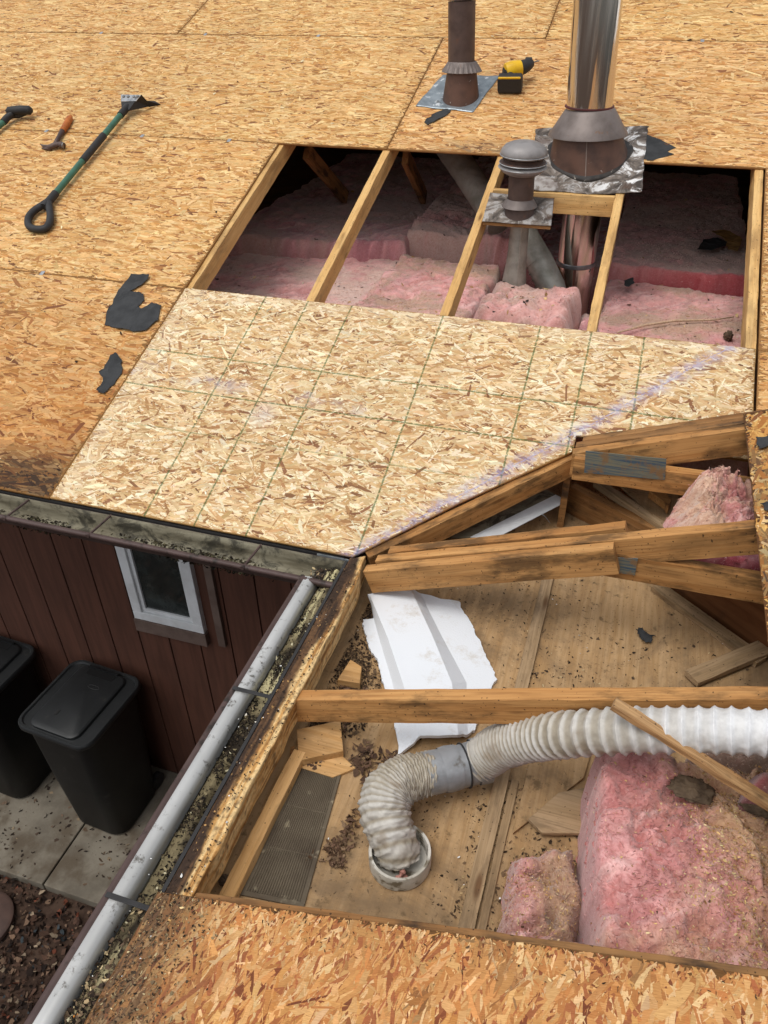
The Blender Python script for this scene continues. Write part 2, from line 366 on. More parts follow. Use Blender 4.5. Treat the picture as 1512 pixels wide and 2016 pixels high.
c = k.mix(k.ramp(n1, 0.3, 0.62, 0.35, 0), k.attr(), S('c89a92'), 'MULTIPLY'); c = k.mix(k.ramp(n2, 0.62, 0.72, 0, 0.45), c, S('d8b893'))
n3 = k.noise(38, 9, 0.68, dist=2.6); n4 = k.noise(95, 7, 0.7, dist=1.8)
c = k.mix(0.55, c, k.mix(k.ramp(n3, 0.34, 0.58), S('c8a298'), S('ffffff')), 'MULTIPLY'); c = k.mix(k.ramp(n4, 0.56, 0.68, 0, 0.4), c, S('f4dcd2'))
k.color(c); k.bump(k.math('ADD', k.math('ADD', n1, n3), k.math('MULTIPLY', n4, 0.6)), 0.38, 0.006); k.p.inputs['Sheen Weight'].default_value = 0.35; k.p.inputs['Sheen Roughness'].default_value = 0.6
M['wool'] = k.m
k = N('brightened_glass_wool', 0.95, 0, 0.1); n1 = k.noise(70, 6, 0.7); n2 = k.noise(240, 4, 0.65)  # paler copy of the wool: brightness painted in for the dim attic
c = k.mix(k.ramp(n1, 0.3, 0.62, 0.18, 0), k.attr(), S('d8b0a8'), 'MULTIPLY'); c = k.mix(k.ramp(n2, 0.62, 0.72, 0, 0.25), c, S('e0c4a8'))
n3 = k.noise(38, 9, 0.68, dist=2.6); n4 = k.noise(95, 7, 0.7, dist=1.8)
c = k.mix(0.55, c, k.mix(k.ramp(n3, 0.34, 0.58), S('e2c6be'), S('ffffff')), 'MULTIPLY'); c = k.mix(k.ramp(n4, 0.56, 0.68, 0, 0.4), c, S('f4dcd2'))
k.color(c); k.bump(k.math('ADD', k.math('ADD', n1, n3), k.math('MULTIPLY', n4, 0.6)), 0.38, 0.006); k.p.inputs['Sheen Weight'].default_value = 0.35; k.p.inputs['Sheen Roughness'].default_value = 0.6
M['wool_bright'] = k.m
k = N('blue_stamp_ink', 0.8, 0, 0.2); g = k.noise(1, 5, 0.65, k.scaled((7, 7, 190))); c = k.mix(k.ramp(g, 0.35, 0.62), S('3f5160'), S('74715f'))
c = k.mix(k.ramp(k.noise(14, 5, 0.7), 0.5, 0.62, 0, 0.85), c, S('80603e')); k.color(c); M['blue'] = k.m

# ------------------------------------------------------------------ oriented strand board
def inside(poly, P):
    poly = np.asarray(poly); r = np.zeros(len(P), bool); j = len(poly) - 1
    for i in range(len(poly)):
        a, b = poly[i], poly[j]
        cnd = ((a[1] > P[:, 1]) != (b[1] > P[:, 1])) & (P[:, 0] < (b[0] - a[0]) * (P[:, 1] - a[1]) / (b[1] - a[1] + 1e-12) + a[0])
        r ^= cnd; j = i
    return r
def osb(name, poly, mw, mat, pal, wts, cover=6, length=(0.045, 0.13), width=(0.006, 0.021), ang=0.0, sd=0.35, parent=None, tint=None, seed=0, edge='a87c4a', th=0.011):
    """a sheet: a slab under several layers of single wood strands, each with its own colour"""
    rng = np.random.default_rng(seed); poly = np.asarray(poly, float); n = len(poly)
    lo, hi = poly.min(0), poly.max(0); A = np.prod(hi - lo)
    la, wa = np.mean(length), np.mean(width); cnt = int(A * cover / (la * wa))
    cx = lo + rng.random((cnt, 2)) * (hi - lo)
    keep = inside(poly, cx); cx = cx[keep]; cnt = len(cx)
    Ls = length[0] + (length[1] - length[0]) * rng.random(cnt) ** 1.5; Ws = width[0] + (width[1] - width[0]) * rng.random(cnt) ** 1.4
    an = ang + rng.normal(0, sd, cnt)
    wild = rng.random(cnt) < 0.12; an[wild] = rng.random(wild.sum()) * math.pi
    U = np.stack([np.cos(an), np.sin(an)], 1); Vv = np.stack([-np.sin(an), np.cos(an)], 1)
    sh = np.array([(-.5, -.5), (.06, -.55), (.5, -.5), (.5, .5), (-.04, .52), (-.5, .5)])
    j = rng.normal(0, 1, (cnt, 6, 2)) * np.array([.07, .17]); skew = rng.normal(0, 0.55, (cnt, 2))
    loc = sh[None] + j
    sx = np.where(sh[:, 0] > 0.3, 1, 0) ; sy = np.where(sh[:, 0] < -0.3, 1, 0)
    off = (loc[:, :, 1] * (skew[:, 0:1] * sx + skew[:, 1:2] * sy)) * Ws[:, None]
    ok = np.zeros(cnt, bool); PT = np.zeros((cnt, 6, 2)); f = np.ones(cnt)
    for _ in range(4):
        a = (loc[:, :, 0] * Ls[:, None] + off) * f[:, None]; b = loc[:, :, 1] * Ws[:, None] * np.clip(f, .4, 1)[:, None]
        P = cx[:, None] + a[..., None] * U[:, None] + b[..., None] * Vv[:, None]
        ins = inside(poly, P.reshape(-1, 2)).reshape(cnt, 6).all(1)
        new = ins & ~ok; PT[new] = P[new]; ok |= ins; f = np.where(ok, f, f * 0.45)
    PT, cx, Ls = PT[ok], cx[ok], Ls[ok]; cnt = len(PT)
    zz = rng.random(cnt) * 0.0009 + 0.0001; tilt = rng.normal(0, 0.00022, (cnt, 6))
    Z = np.clip(zz[:, None] + tilt, 0.00005, None)
    Vf = np.concatenate([PT, Z[..., None]], 2).reshape(-1, 3)
    pal = np.array([S(p) for p in pal]); w = np.asarray(wts, float); w /= w.sum()
    ci = rng.choice(len(pal), cnt, p=w); c = pal[ci] * (1 + rng.normal(0, 0.09, (cnt, 1))) * (1 + rng.normal(0, 0.02, (cnt, 3)))
    if tint is not None: c = tint(cx, c, rng)
    c = np.clip(c, 0.005, 0.95)
    Vb = np.concatenate([np.c_[poly, np.zeros(n)], np.c_[poly, np.full(n, -th)]]); eb = np.tile(S(edge), (2 * n, 1))
    V = np.concatenate([Vb, Vf]); C = np.concatenate([eb, np.repeat(c, 6, 0)])
    li = list(range(n)) + list(range(2 * n - 1, n - 1, -1)); sz = [n, n]
    for i in range(n): li += [i, i + n, (i + 1) % n + n, (i + 1) % n]; sz.append(4)
    li = np.concatenate([np.array(li), 2 * n + np.arange(cnt * 6)]); sz = np.concatenate([np.array(sz), np.full(cnt, 6)])
    st = np.concatenate([[0], np.cumsum(sz)[:-1]])
    return mk(name, V, (li, st, sz), mat, parent, C, mw=mw)
def ccw(p):
    p = np.asarray(p, float); a = np.sum(p[:, 0] * np.roll(p[:, 1], -1) - np.roll(p[:, 0], -1) * p[:, 1]); return p if a > 0 else p[::-1]
MAIN = Matrix(((1, 0, 0, 0), (0, CA, -SA, 0), (0, SA, CA, 0), (0, 0, 0, 1)))           # (x, up the slope, out) of the main roof
WING = Matrix(((CA, 0, -SA, 0), (0, 1, 0, 0), (SA, 0, CA, 0), (0, 0, 0, 1)))            # (up the slope, y, out) of the wing roof

OLD_PAL = ['e6c58e', 'dcb379', 'd1a266', 'c28e50', 'a97746', '845838']; OLD_W = [19, 28, 26, 15, 9, 3]
def tint_old(cx, c, rng, low=False):
    P = np.c_[cx, np.zeros(len(cx))]
    o = fbm(P, 1.4, 3, 3); c = c * (0.94 + 0.14 * o)[:, None]
    u = cx[:, 1]
    wx = ss(1.35, 0.25, u) * (0.6 + 0.6 * fbm(P, 3.0, 3, 8))
    c = c * (1 - np.clip(wx, 0, 1)[:, None] * np.array([0.16, 0.30, 0.42]))
    d = ss(0.33, 0.06, u + 0.26 * (fbm(P, 5, 4, 21) - 0.5)) * (cx[:, 0] < X0 + 0.02)
    c = mixc(c, S('2e221b'), np.clip(d * (0.6 + 0.5 * rng.random(len(c))), 0, .95))
    d2 = ss(0.62, 0.75, fbm(P, 4.5, 4, 33)) * ss(1.0, 0.4, u) * 0.75
    c = mixc(c, S('6a4b38'), d2 * rng.random(len(c)))
    # dark scrapes left by the old flashing, just above the opening
    d3 = np.exp(-(((cx[:, 0] + 0.05) / 0.28) ** 2 + ((u - 2.49) / 0.06) ** 2)) * 0.7
    c = mixc(c, S('5a4334'), np.clip(d3 * (0.3 + rng.random(len(c))), 0, .9))
    return c
g = 0.002
def main_sheet(x_lo, x_hi, u_lo, u_hi, label, seed):
    tv = 1 + np.random.default_rng(seed + 500).normal(0, .035) + np.random.default_rng(seed + 600).normal(0, .012, 3)
    o = osb('roof_sheathing', [(x_lo + g, u_lo + g), (x_hi - g, u_lo + g), (x_hi - g, u_hi - g), (x_lo + g, u_hi - g)], MAIN, M['osb_old'], OLD_PAL, OLD_W, 6,
            (0.035, 0.11), (0.006, 0.018), 0.0, 0.28, None, lambda cx, c, rg_: tint_old(cx, c, rg_) * tv, seed)
    return tag(o, label, 'roof board', 'weathered boards on the main roof')
XE = X0 + S8
main_sheet(X0 - S8, X0, 0.0, S4, 'weathered roof board with dark wet stain beside the gutter and two tar paper scraps', 1)
main_sheet(X0 - S8, X0, S4, 2 * S4, 'weathered roof board under the long green shovel handle, left of the opening', 2)
main_sheet(X1 - S8 * 1.6, X1, 2 * S4, 3 * S4, 'weathered roof board under the shovel blade and the hammer grip', 3)
main_sheet(X1, X1 + S8, 2 * S4, 3 * S4, 'weathered roof board carrying the yellow power tool and the round flues', 5)
main_sheet(X2 - S8, X2, 3 * S4, 4 * S4, 'weathered roof board behind the thin brown vent pipe, top course', 6)
main_sheet(X2 - 2 * S8, X2 - S8, 3 * S4, 4 * S4, 'weathered roof board at the upper left end of the top course', 7)
main_sheet(X2, X2 + S8, 3 * S4, 4 * S4, 'weathered roof board behind the tall shiny chimney pipe, top course', 8)
o = main_sheet(XE + 0.012, XE + S8, S4, 2 * S4, 'narrow visible edge of weathered board right of the opening', 9)
o = main_sheet(XE + 0.012, XE + S8, 0.72, S4, 'pale board sliver right of the new sheet by the dark gap', 10)
o = main_sheet(X1 + S8, X1 + 2 * S8, 2 * S4, 3 * S4, 'weathered roof board right of the shiny chimney at the picture edge', 12)

NEW_PAL = ['f3e4c2', 'e8d1a6', 'dabb8c', 'cba472', 'b18659', '8f6546']; NEW_W = [16, 24, 26, 19, 13, 6]
def tint_new(cx, c, rng):
    P = np.c_[cx, np.zeros(len(cx))]
    c = c * (0.93 + 0.13 * fbm(P, 2.0, 3, 5))[:, None]
    e = np.maximum(ss(0.16, 0.0, cx[:, 0]), ss(S4 - 0.10, S4, cx[:, 1])) * 0.5
    return mixc(c, S('efe3c8'), e * rng.random(len(c)))
npoly = [(0.0, 0.0), (1.21, 0.0), (1.505, 0.272 / CA), (1.852, 0.560 / CA), (1.852, 0.63 / CA), (S8, 0.63 / CA), (S8, S4), (0.0, S4)]
NEWM = MAIN @ Matrix.Translation((X0 + 0.003, 0.004, 0.0015))
tag(osb('roof_sheathing', npoly, NEWM, M['osb_new'], NEW_PAL, NEW_W, 8, (0.03, 0.10), (0.0035, 0.015), 0.05, 0.5, None, tint_new, 20, 'c49a62'),
    'new pale roof board with green grid lines and blue chalk line, cut along the valley', 'roof board')

WP_ = ['e0ba88', 'd4a46c', 'c99258', 'bb7e48', 'a4643e', '82492e']; WW = [12, 25, 28, 20, 11, 4]
def tint_wing(cx, c, rng):
    P = np.c_[cx, np.zeros(len(cx))]
    e = ss(0.30, 0.03, cx[:, 0] + 0.24 * (fbm(P, 4, 4, 9) - 0.5))
    c = mixc(c, S('5d4a38'), np.clip(e * (0.55 + 0.5 * rng.random(len(c))), 0, .92))
    y = ss(0.55, 0.7, fbm(P, 2.5, 3, 14)); c = mixc(c, c * np.array([1.06, 1.05, .95]), y)
    b = ss(0.66, 0.74, fbm(P, 9, 4, 19)); return mixc(c, S('4a3424'), b * 0.6 * rng.random(len(c)))
tag(osb('roof_sheathing', [(-0.012, YB - 1.5), (S8, YB - 1.5), (S8, YB), (-0.012, YB)], WING, M['osb_wing'], WP_, WW, 10, (0.022, 0.088), (0.0035, 0.0145), math.pi / 2 - 0.16, 0.46, None, tint_wing, 30, '8a6238'),
    'orange weathered roof board in the foreground on the wing', 'roof board')
def tint_strip(cx, c, rng):
    P = np.c_[cx, np.zeros(len(cx))]
    b = ss(0.50, 0.62, fbm(P, 7, 4, 29)); return mixc(c, S('4f4337'), b * 0.75 * rng.random(len(c)))
tag(osb('roof_sheathing', [(XR / CA, YB + .004), (S8 - .1, YB + .004), (S8 - .1, 0.60), (XR / CA, 0.60)], WING, M['osb_wing'], ['e6c690', 'd8ac66', 'cb9450', 'b0753c', '8a5a34', '5a3c28'], WW, 7, (0.03, 0.09), (0.005, 0.018), math.pi / 2, 0.7, None, tint_strip, 31, '6e4a2a'),
    'stained strip of roof board high on the wing at the right edge', 'roof board')
for i, (sx, su) in enumerate([(-2.7, 2 * S4), (-2.05, 2 * S4), (-1.5, 2 * S4), (-3.0, 3 * S4), (-2.2, 3 * S4), (-1.4, 3 * S4), (.9, 3 * S4), (-1.98, S4)]):
    m_ = MB(); m_.box((sx - .010, su - .014, 0.0012), (sx + .010, su + .014, 0.0026))
    tag(m_.build('panel_clip', M['zinc'], None, bevel=.0008, mw=MAIN), 'small shiny metal clip bridging a joint between roof boards', 'clip', 'board clips along the roof joints')

# ------------------------------------------------------------------ lumber
def beam(name, a, b, w, h, mat, label=None, cat='timber', group=None, parent=None, side=None, seed=0, rough=0.0007, cut=(0, 0), end_slope=0.0):
    """timber whose top face runs a -> b along its centre; w across, h down"""
    a, b = Vector(a), Vector(b); x = (b - a); L = x.length; x.normalize()
    up = Vector((0, 0, 1)) if side is None else Vector(side); y = up.cross(x).normalized(); z = x.cross(y)
    rng = np.random.default_rng(seed + 100); n = max(4, int(L / 0.05)); c = min(w, h) * 0.045
    prof = [(-w / 2 + c, 0), (w / 2 - c, 0), (w / 2, -c), (w / 2, -h + c), (w / 2 - c, -h), (-w / 2 + c, -h), (-w / 2, -h + c), (-w / 2, -c)]
    V = []
    for i in range(n + 1):
        t = i / n
        for (py, pz) in prof:
            j = rng.normal(0, rough, 2); V.append((L * t + end_slope * pz * (1 if i in (0, n) else 0), py + j[0], pz + j[1]))
    Fs = [(i * 8 + q, (i + 1) * 8 + q, (i + 1) * 8 + (q + 1) % 8, i * 8 + (q + 1) % 8) for i in range(n) for q in range(8)]
    Fs += [tuple(range(8)), tuple(range(n * 8 + 7, n * 8 - 1, -1))]
    mw = Matrix(((x.x, y.x, z.x, a.x), (x.y, y.y, z.y, a.y), (x.z, y.z, z.z, a.z), (0, 0, 0, 1)))
    o = mk(name, V, Fs, mat, parent, mw=mw)
    if label: tag(o, label, cat, group)
    return o
MN = (0, -SA, CA); WN = (-SA, 0, CA)
def mp(x, u, o=-0.0118): return (x, u * CA - SA * o, u * SA + CA * o)
def wp(x, y, o=-0.0118): return (x - SA * o * 0, y, x * T + o / CA)
labs = ['pale rafter along the left edge of the roof opening', 'pale rafter second from the left across the opening', 'pale rafter beside the small capped vent and its plate',
        'pale rafter right of the shiny flue below the tarred plate', 'pale rafter along the right edge of the roof opening']
for i in range(5):
    xx = X0 + 0.0 + 0.61 * i + (0.006 if i == 0 else 0) + (-0.012 if i == 4 else 0)
    beam('rafter', mp(xx, 0.75), mp(xx, 4.86), 0.038, 0.09, M['rafter'], labs[i], 'rafter', 'rafters across the roof opening', side=MN, seed=i)
beam('rafter', mp(XE + 0.034, 0.65), mp(XE + 0.034, 3.3, -0.012), 0.036, 0.09, M['joist_dark'], 'stained rafter doubled at the right side of the opening', 'rafter', side=MN, seed=9)
beam('header_board', (X0 + 1.22 + .02, 2.05, T * 2.05 - .014), (X0 + 1.83 - .02, 2.05, T * 2.05 - .014), 0.038, 0.09, M['rafter'], 'short header board between two rafters under the tarred plate', 'board', seed=12)
for i, (p0, p1, lb) in enumerate([(PY(606, 284, 2.75), PY(682, 376, 3.3), 'brown web brace deep in the dark attic behind the first bay'), (PY(800, 294, 2.75), PY(836, 376, 3.3), 'brown web brace deep in the dark attic behind the second bay')]):
    beam('web_brace', p0, p1, 0.036, 0.085, M['joist_dark'], lb, 'brace', seed=40 + i)

# valley rafter under the cut edge
beam('valley_rafter', (0.055, 0.028, 0.000), (0.668, 0.575, T * 0.575 - 0.014), 0.036, 0.080, M['joist'], 'valley rafter hanging under the slanted cut edge of the new board', 'rafter', seed=50)
# three boards side by side at the top of the wing opening
beam('rafter', wp(0.655, 0.535), wp(1.75, 0.535), 0.038, 0.095, M['joist'], 'front board of the upper wing rafter with blue stamped joist below', 'rafter', seed=51, end_slope=.349)
beam('rafter', wp(0.66, 0.575, -.010), wp(1.75, 0.575, -.010), 0.036, 0.095, M['joist_dark'], 'dark stained middle board of the tripled upper wing rafter', 'rafter', seed=52)
beam('rafter', wp(0.68, 0.614), wp(1.75, 0.614), 0.036, 0.095, M['joist_dark'], 'rear board of the tripled upper wing rafter against the new board', 'rafter', seed=53)
j1 = beam('ceiling_joist', (0.665, 0.495, 0.222), (1.75, 0.495, 0.236), 0.036, 0.089, M['joist'], 'ceiling joist with blue stamped end below the upper wing rafter', 'joist', seed=54)
mb = MB(); mb.slab([PY(1153, 888, .474), PY(1312, 904, .474), PY(1309, 945, .474), PY(1150, 931, .474)], .003, down=(0, 1, 0)); mb.build('ink_stamp', M['blue'], j1)
# jack rafters at the valley foot
beam('jack_rafter', wp(0.10, -0.004), wp(1.75, -0.004), 0.036, 0.092, M['joist'], 'long jack rafter running from the valley foot under the right strip', 'rafter', seed=55)
beam('sister_board', wp(0.075, -0.052, -.014), wp(0.828, -0.044, -.014), 0.038, 0.092, M['joist'], 'front sister board nailed to the jack rafter, clean cut end', 'board', seed=56)
beam('sister_board', wp(0.13, 0.040, -.014), wp(0.853, 0.046, -.008), 0.036, 0.088, M['joist'], 'rear sister board on the jack rafter beside white metal trim', 'board', seed=57)
j2 = beam('ceiling_joist', (0.80, -0.005, 0.228), (1.75, -0.005, 0.232), 0.036, 0.088, M['joist'], 'ceiling joist with blue ink under the long jack rafter', 'joist', seed=58)
mb = MB(); mb.slab([PY(1203, 1098, -.026), PY(1256, 1100, -.026), PY(1250, 1133, -.026), PY(1203, 1126, -.026)], .003, down=(0, 1, 0)); mb.build('ink_stamp', M['blue'], j2)
# open rafter across the middle
beam('rafter', wp(0.072, -0.612), wp(1.75, -0.612), 0.038, 0.086, M['joist'], 'lone rafter crossing the open wing above the white hose', 'rafter', seed=59, end_slope=.349)
beam('rafter', wp(0.07, YB), wp(1.75, YB), 0.036, 0.092, M['joist_dark'], 'dark rafter under the far edge of the foreground board', 'rafter', seed=60)

# eave board, split and rotten: dark outside, raw wood inside
def eave_board():
    n, m = 300, 40; y = np.linspace(0.0, YB - .03, n); s = np.linspace(0, 1, m)
    rngl = np.random.default_rng(3)
    V = []; C = []
    for i, yy in enumerate(y):
        ed = 0.083 - 0.012 * fbm(np.array([[yy * 3, 0, 0]]), 4, 3, 6)[0] - 0.02 * ss(-0.15, -0.0, yy)
        for jx, t in enumerate(s):
            if t < .62: q = t / .62; x, z = 0.004 + q * (ed - .004), q * ed * T - .004
            elif t < .66: x, z = ed + .001, ed * T - .008
            else: q = (t - .66) / .34; x, z = ed + .001 - .004 * q, ed * T - .008 - q * .092
            V.append((x, yy, z))
    V = np.array(V); rg = fbm(np.c_[V[:, 0] * 9, V[:, 1] * 1.2, V[:, 2] * 9], 14, 4, 7)
    V[:, 2] += (rg - .5) * .009 * (V[:, 2] > -.03); V[:, 0] += (rg - .5) * .006
    q = np.tile(s, n) / .62; edge = 0.5 + 0.42 * (fbm(np.c_[V[:, 1], np.zeros(len(V)), np.zeros(len(V))], 6, 4, 11) - .5) * 2 + 0.3 * ss(-.62, -.1, V[:, 1]) - .12 * ss(-.7, -1.1, V[:, 1])
    f = ss(edge - .10, edge + .10, q + .25 * (fbm(np.c_[V[:, 0] * 40, V[:, 1] * 6, V[:, 2] * 40], 3, 4, 12) - .5))
    gr = fbm(np.c_[V[:, 0] * 160, V[:, 1] * 5, V[:, 2] * 120], 1.0, 4, 13)
    raw = mixc(mixc(np.tile(S('e8c68e'), (len(V), 1)), S('cb9a5c'), ss(.42, .6, gr)), S('8a5c30'), ss(.6, .72, gr) * .8)
    out = mixc(np.tile(S('6a4e36'), (len(V), 1)), S('3f3026'), ss(.4, .6, fbm(np.c_[V[:, 0] * 90, V[:, 1] * 6, V[:, 2] * 60], 1.0, 4, 16)))
    C = mixc(out, raw, f); C = mixc(C, S('4a372a'), ss(.6, .7, fbm(V, 60, 3, 15)) * .6)
    Fs = [(i * m + k, i * m + k + 1, (i + 1) * m + k + 1, (i + 1) * m + k) for i in range(n - 1) for k in range(m - 1)]
    nv = len(V); bot = np.array([(0.004, yy, -.11) for yy in y]); V = np.r_[V, bot]; C = np.r_[C, np.tile(S('3a2c24'), (n, 1))]
    Fs += [(i * m, (i + 1) * m, nv + i + 1, nv + i) for i in range(n - 1)] + [(i * m + m - 1, nv + i, nv + i + 1, (i + 1) * m + m - 1) for i in range(n - 1)]
    Fs += [tuple([k for k in range(m)] + [nv]), tuple([nv + n - 1] + [(n - 1) * m + k for k in reversed(range(m))])]
    return mk('eave_board', V, Fs, M['attr_wood'], None, C, True)
tag(eave_board(), 'rotten split eave board beside the gutter, dark outside and raw wood inside', 'board')
beam('ledger_board', (0.105, -0.70, FZ + .035), (0.098, -1.17, FZ + .035), 0.036, 0.03, M['stub'], 'pale ledger strip lying along the inside of the eave board', 'board', seed=61)

# ------------------------------------------------------------------ house
house = thing('house', 'brown sided house with a white framed window under the gutter', 'house', (-1.2, 1.0, GZ))
def grooved_wall():
    mb = MB(); x = -5.0; pitch = 0.1825; first = -1.0161 - 40 * 0
    xs = []; xx = -1.0161
    while xx > -5: xx -= pitch
    while xx < 0.65:
        xs.append(xx); xx += pitch
    xs.append(0.63)
    for a, b in zip(xs[:-1], xs[1:]):
        a2 = a + .004; b2 = b - .004
        mb.box((a2, WALL_Y, GZ), (b2, WALL_Y + .02, FZ - .013)); mb.box((b2, WALL_Y + .009, GZ), (b2 + .008, WALL_Y + .0195, FZ - .013))
    return mb
grooved_wall().build('siding_wall', M['siding'], house, bevel=0.001)
mb = MB(); mb.box((0.63, -5.0, GZ), (0.65, WALL_Y - .002, FZ - .013)); mb.build('siding_wall', M['siding'], house)
mb = MB(); mb.box((-0.895, WALL_Y - .022, -1.13), (-0.855, WALL_Y - .001, FZ - .015)); mb.build('vertical_trim', M['trim'], house, bevel=.002)
# window
wx0, wx1, wz0, wz1 = -1.352, -0.958, -1.06, -0.42
mb = MB(); ft, d = 0.052, 0.03
for (a, b) in [((wx0, wz0), (wx1, wz0 + ft)), ((wx0, wz1 - ft), (wx1, wz1)), ((wx0, wz0 + ft), (wx0 + ft, wz1 - ft)), ((wx1 - ft, wz0 + ft), (wx1, wz1 - ft))]:
    mb.box((a[0], WALL_Y - d, a[1]), (b[0], WALL_Y + .01, b[1]))
wf = mb.build('window', M['vinyl'], house, bevel=.003)
mb = MB(); e = ft; f2 = .02
ix0, ix1, iz0, iz1 = wx0 + e, wx1 - e, wz0 + e, wz1 - e
for (a, b) in [((ix0, iz0), (ix1, iz0 + f2)), ((ix0, iz1 - f2), (ix1, iz1)), ((ix0, iz0 + f2), (ix0 + f2, iz1 - f2)), ((ix1 - f2, iz0 + f2), (ix1, iz1 - f2))]:
    mb.box((a[0], WALL_Y - .017, a[1]), (b[0], WALL_Y + .012, b[1]))
mb.build('sash', M['vinyl'], wf, bevel=.002)
mb = MB(); mb.box((ix0 + f2, WALL_Y - .006, iz0 + f2), (ix1 - f2, WALL_Y - .002, iz1 - f2)); mb.build('pane', M['glass'], wf)
mb = MB(); mb.box((wx0 - .006, WALL_Y - .034, wz0 - .085), (wx1 + .006, WALL_Y - .001, wz0 - .002)); mb.build('sill', M['trim'], wf, bevel=.003)
# soffits, attic floor, unseen gables and slopes added to keep light out
mb = MB(); mb.box((-5, 0.02, FZ - .012), (0.0, WALL_Y - .001, FZ)); mb.build('soffit', M['trim'], house)
mb = MB(); mb.box((0.004, -3.2, FZ - .012), (2.4, WALL_Y + .5, FZ)); mb.build('plywood_ceiling', M['ply'], house)
mb = MB(); mb.box((-5, WALL_Y + .03, -.19), (4.0, 9.0, -.155)); mb.build('attic_floor', M['ply_dark'], house)
mb = MB(); ry = 4 * S4 * CA; rz = 4 * S4 * SA
mb.slab([(-5, ry, rz - .002), (4, ry, rz - .002), (4, 2 * ry, -.01), (-5, 2 * ry, -.01)], .012); mb.build('unseen_rear_slope', M['osb_old'], house)  # unseen far slope, added to close the attic against light
for xg in (-5.02, 4.0):
    mb = MB(); mb.slab([(xg, WALL_Y, -.2), (xg, 2 * ry, -.2), (xg, 2 * ry, -.02), (xg, ry, rz - .014), (xg, WALL_Y, T * WALL_Y - .016)], .02, down=(1, 0, 0)); mb.build('unseen_gable_wall', M['siding'], house)  # unseen gables, added to stop light leaking into the attic
mb = MB(); mb.slab([(-5, 0.004, -.012), (X0 - S8, 0.004, -.012), (X0 - S8, 2.43 * CA, 2.43 * SA - .012), (-5, 2.43 * CA, 2.43 * SA - .012)], .011); mb.build('unseen_side_slope', M['osb_old'], house)
mb = MB(); mb.slab([(2.33, -2.7, 2.33 * T - .006), (4.4, -2.7, .1), (4.4, 1.4, .1), (2.33, 1.4, 2.33 * T - .006)], .011); mb.build('unseen_side_slope', M['osb_old'], house)  # unseen wing slope, added to block light from the right
mb = MB(); mb.slab([(X2 + S8, 3 * S4 * CA, 3 * S4 * SA - .012), (4, 3 * S4 * CA, 3 * S4 * SA - .012), (4, ry, rz - .012), (X2 + S8, ry, rz - .012)], .011); mb.build('unseen_side_slope', M['osb_old'], house)
# fascia behind the main gutter
mb = MB(); mb.box((-5, 0.002, -.125), (-.02, .018, -.014)); mb.build('fascia', M['rubber'], house)  # black colour paints the shadow band under the board edge

# ------------------------------------------------------------------ gutters
def gutter(prof, y0, y1, along, mats, name, label):
    """prof: (out, z) from the back top round to the lip; shell 1.2 mm; outside brown, inside metal"""
    t = thing(name, label, 'gutter', (0, 0, 0))
    P = np.array(prof, float); n = len(P); d = np.gradient(P, axis=0); nn = np.c_[d[:, 1], -d[:, 0]]; nn /= np.linalg.norm(nn, axis=1)[:, None]
    Q = P + nn * .0015
    seg = 60; s = np.linspace(y0, y1, seg); V = []; 
    for i, q in enumerate(s):
        wv = .0025 * (fbm(np.array([[q, 0, 0]]), 3, 2, 4)[0] - .5) * 2
        for k2 in range(n): V.append(along(P[k2][0] + wv * k2 / n, P[k2][1] + wv * .6, q))
        for k2 in range(n): V.append(along(Q[k2][0] + wv * k2 / n, Q[k2][1] + wv * .6, q))
    Fs = []; mi = []
    for i in range(seg - 1):
        a, b = i * 2 * n, (i + 1) * 2 * n
        for k2 in range(n - 1):
            Fs.append((a + k2, a + k2 + 1, b + k2 + 1, b + k2)); mi.append(0 if P[k2][0] > .0735 and k2 < n - 5 else (1 if k2 < n - 5 else 2))
            Fs.append((a + n + k2, b + n + k2, b + n + k2 + 1, a + n + k2 + 1)); mi.append(2)
        Fs.append((a + n - 1, a + 2 * n - 1, b + 2 * n - 1, b + n - 1)); mi.append(2)
        Fs.append((a, b, b + n, a + n)); mi.append(2)
    mk('trough', V, Fs, mats, t, None, True, mi)
    return t
_arc = [(.0975 + .0225 * math.cos(math.radians(a)), -.040 + .0235 * math.sin(math.radians(a))) for a in range(196, 60, -14)]
WPROF = [(.006, -.022), (.006, -.060), (.007, -.098), (.030, -.101), (.062, -.100), (.070, -.094), (.073, -.080), (.0745, -.062)] + _arc + [(.1115, -.0175), (.116, -.0140), (.126, -.0145), (.1285, -.020), (.126, -.034)]
MPROF = [(.006, -.018), (.006, -.060), (.007, -.098), (.030, -.101), (.070, -.100), (.080, -.094), (.084, -.080), (.092, -.064), (.100, -.052), (.104, -.042), (.107, -.034), (.110, -.027), (.113, -.022), (.117, -.018), (.124, -.0165), (.132, -.0175), (.134, -.023), (.133, -.034)]
gw = gutter(WPROF, -.115, -3.2, lambda o, z, q: (-o, q, z), [M['alu'], M['gutter_moss'], M['brown_paint']], 'gutter', 'silver lined gutter full of debris running down the wing eave')
gm = gutter(MPROF, -.012, -5.0, lambda o, z, q: (q, -o, z), [M['gutter_moss'], M['gutter_moss'], M['brown_paint']], 'gutter', 'mossy brown gutter under the new board along the main eave')
for yy in (-.622, -1.235):
    mb = MB(); mb.box((-.122, yy - .006, -.0135), (.008, yy + .006, -.0105)); mb.box((-.012, yy - .009, -.016), (.014, yy + .009, -.007)); mb.build('hanger_strap', M['rubber'], gw, bevel=.001)
for xx in (-.94, -.332, -1.30):
    mb = MB(); mb.tube([(xx, -.128, -.020), (xx + .006, .0, -.022)], .0042, 8, S('5a544c')); mb.tube([(xx - .001, -.138, -.020), (xx, -.128, -.020)], .008, 10); mb.build('gutter_spike', M['brown_paint'], gm)
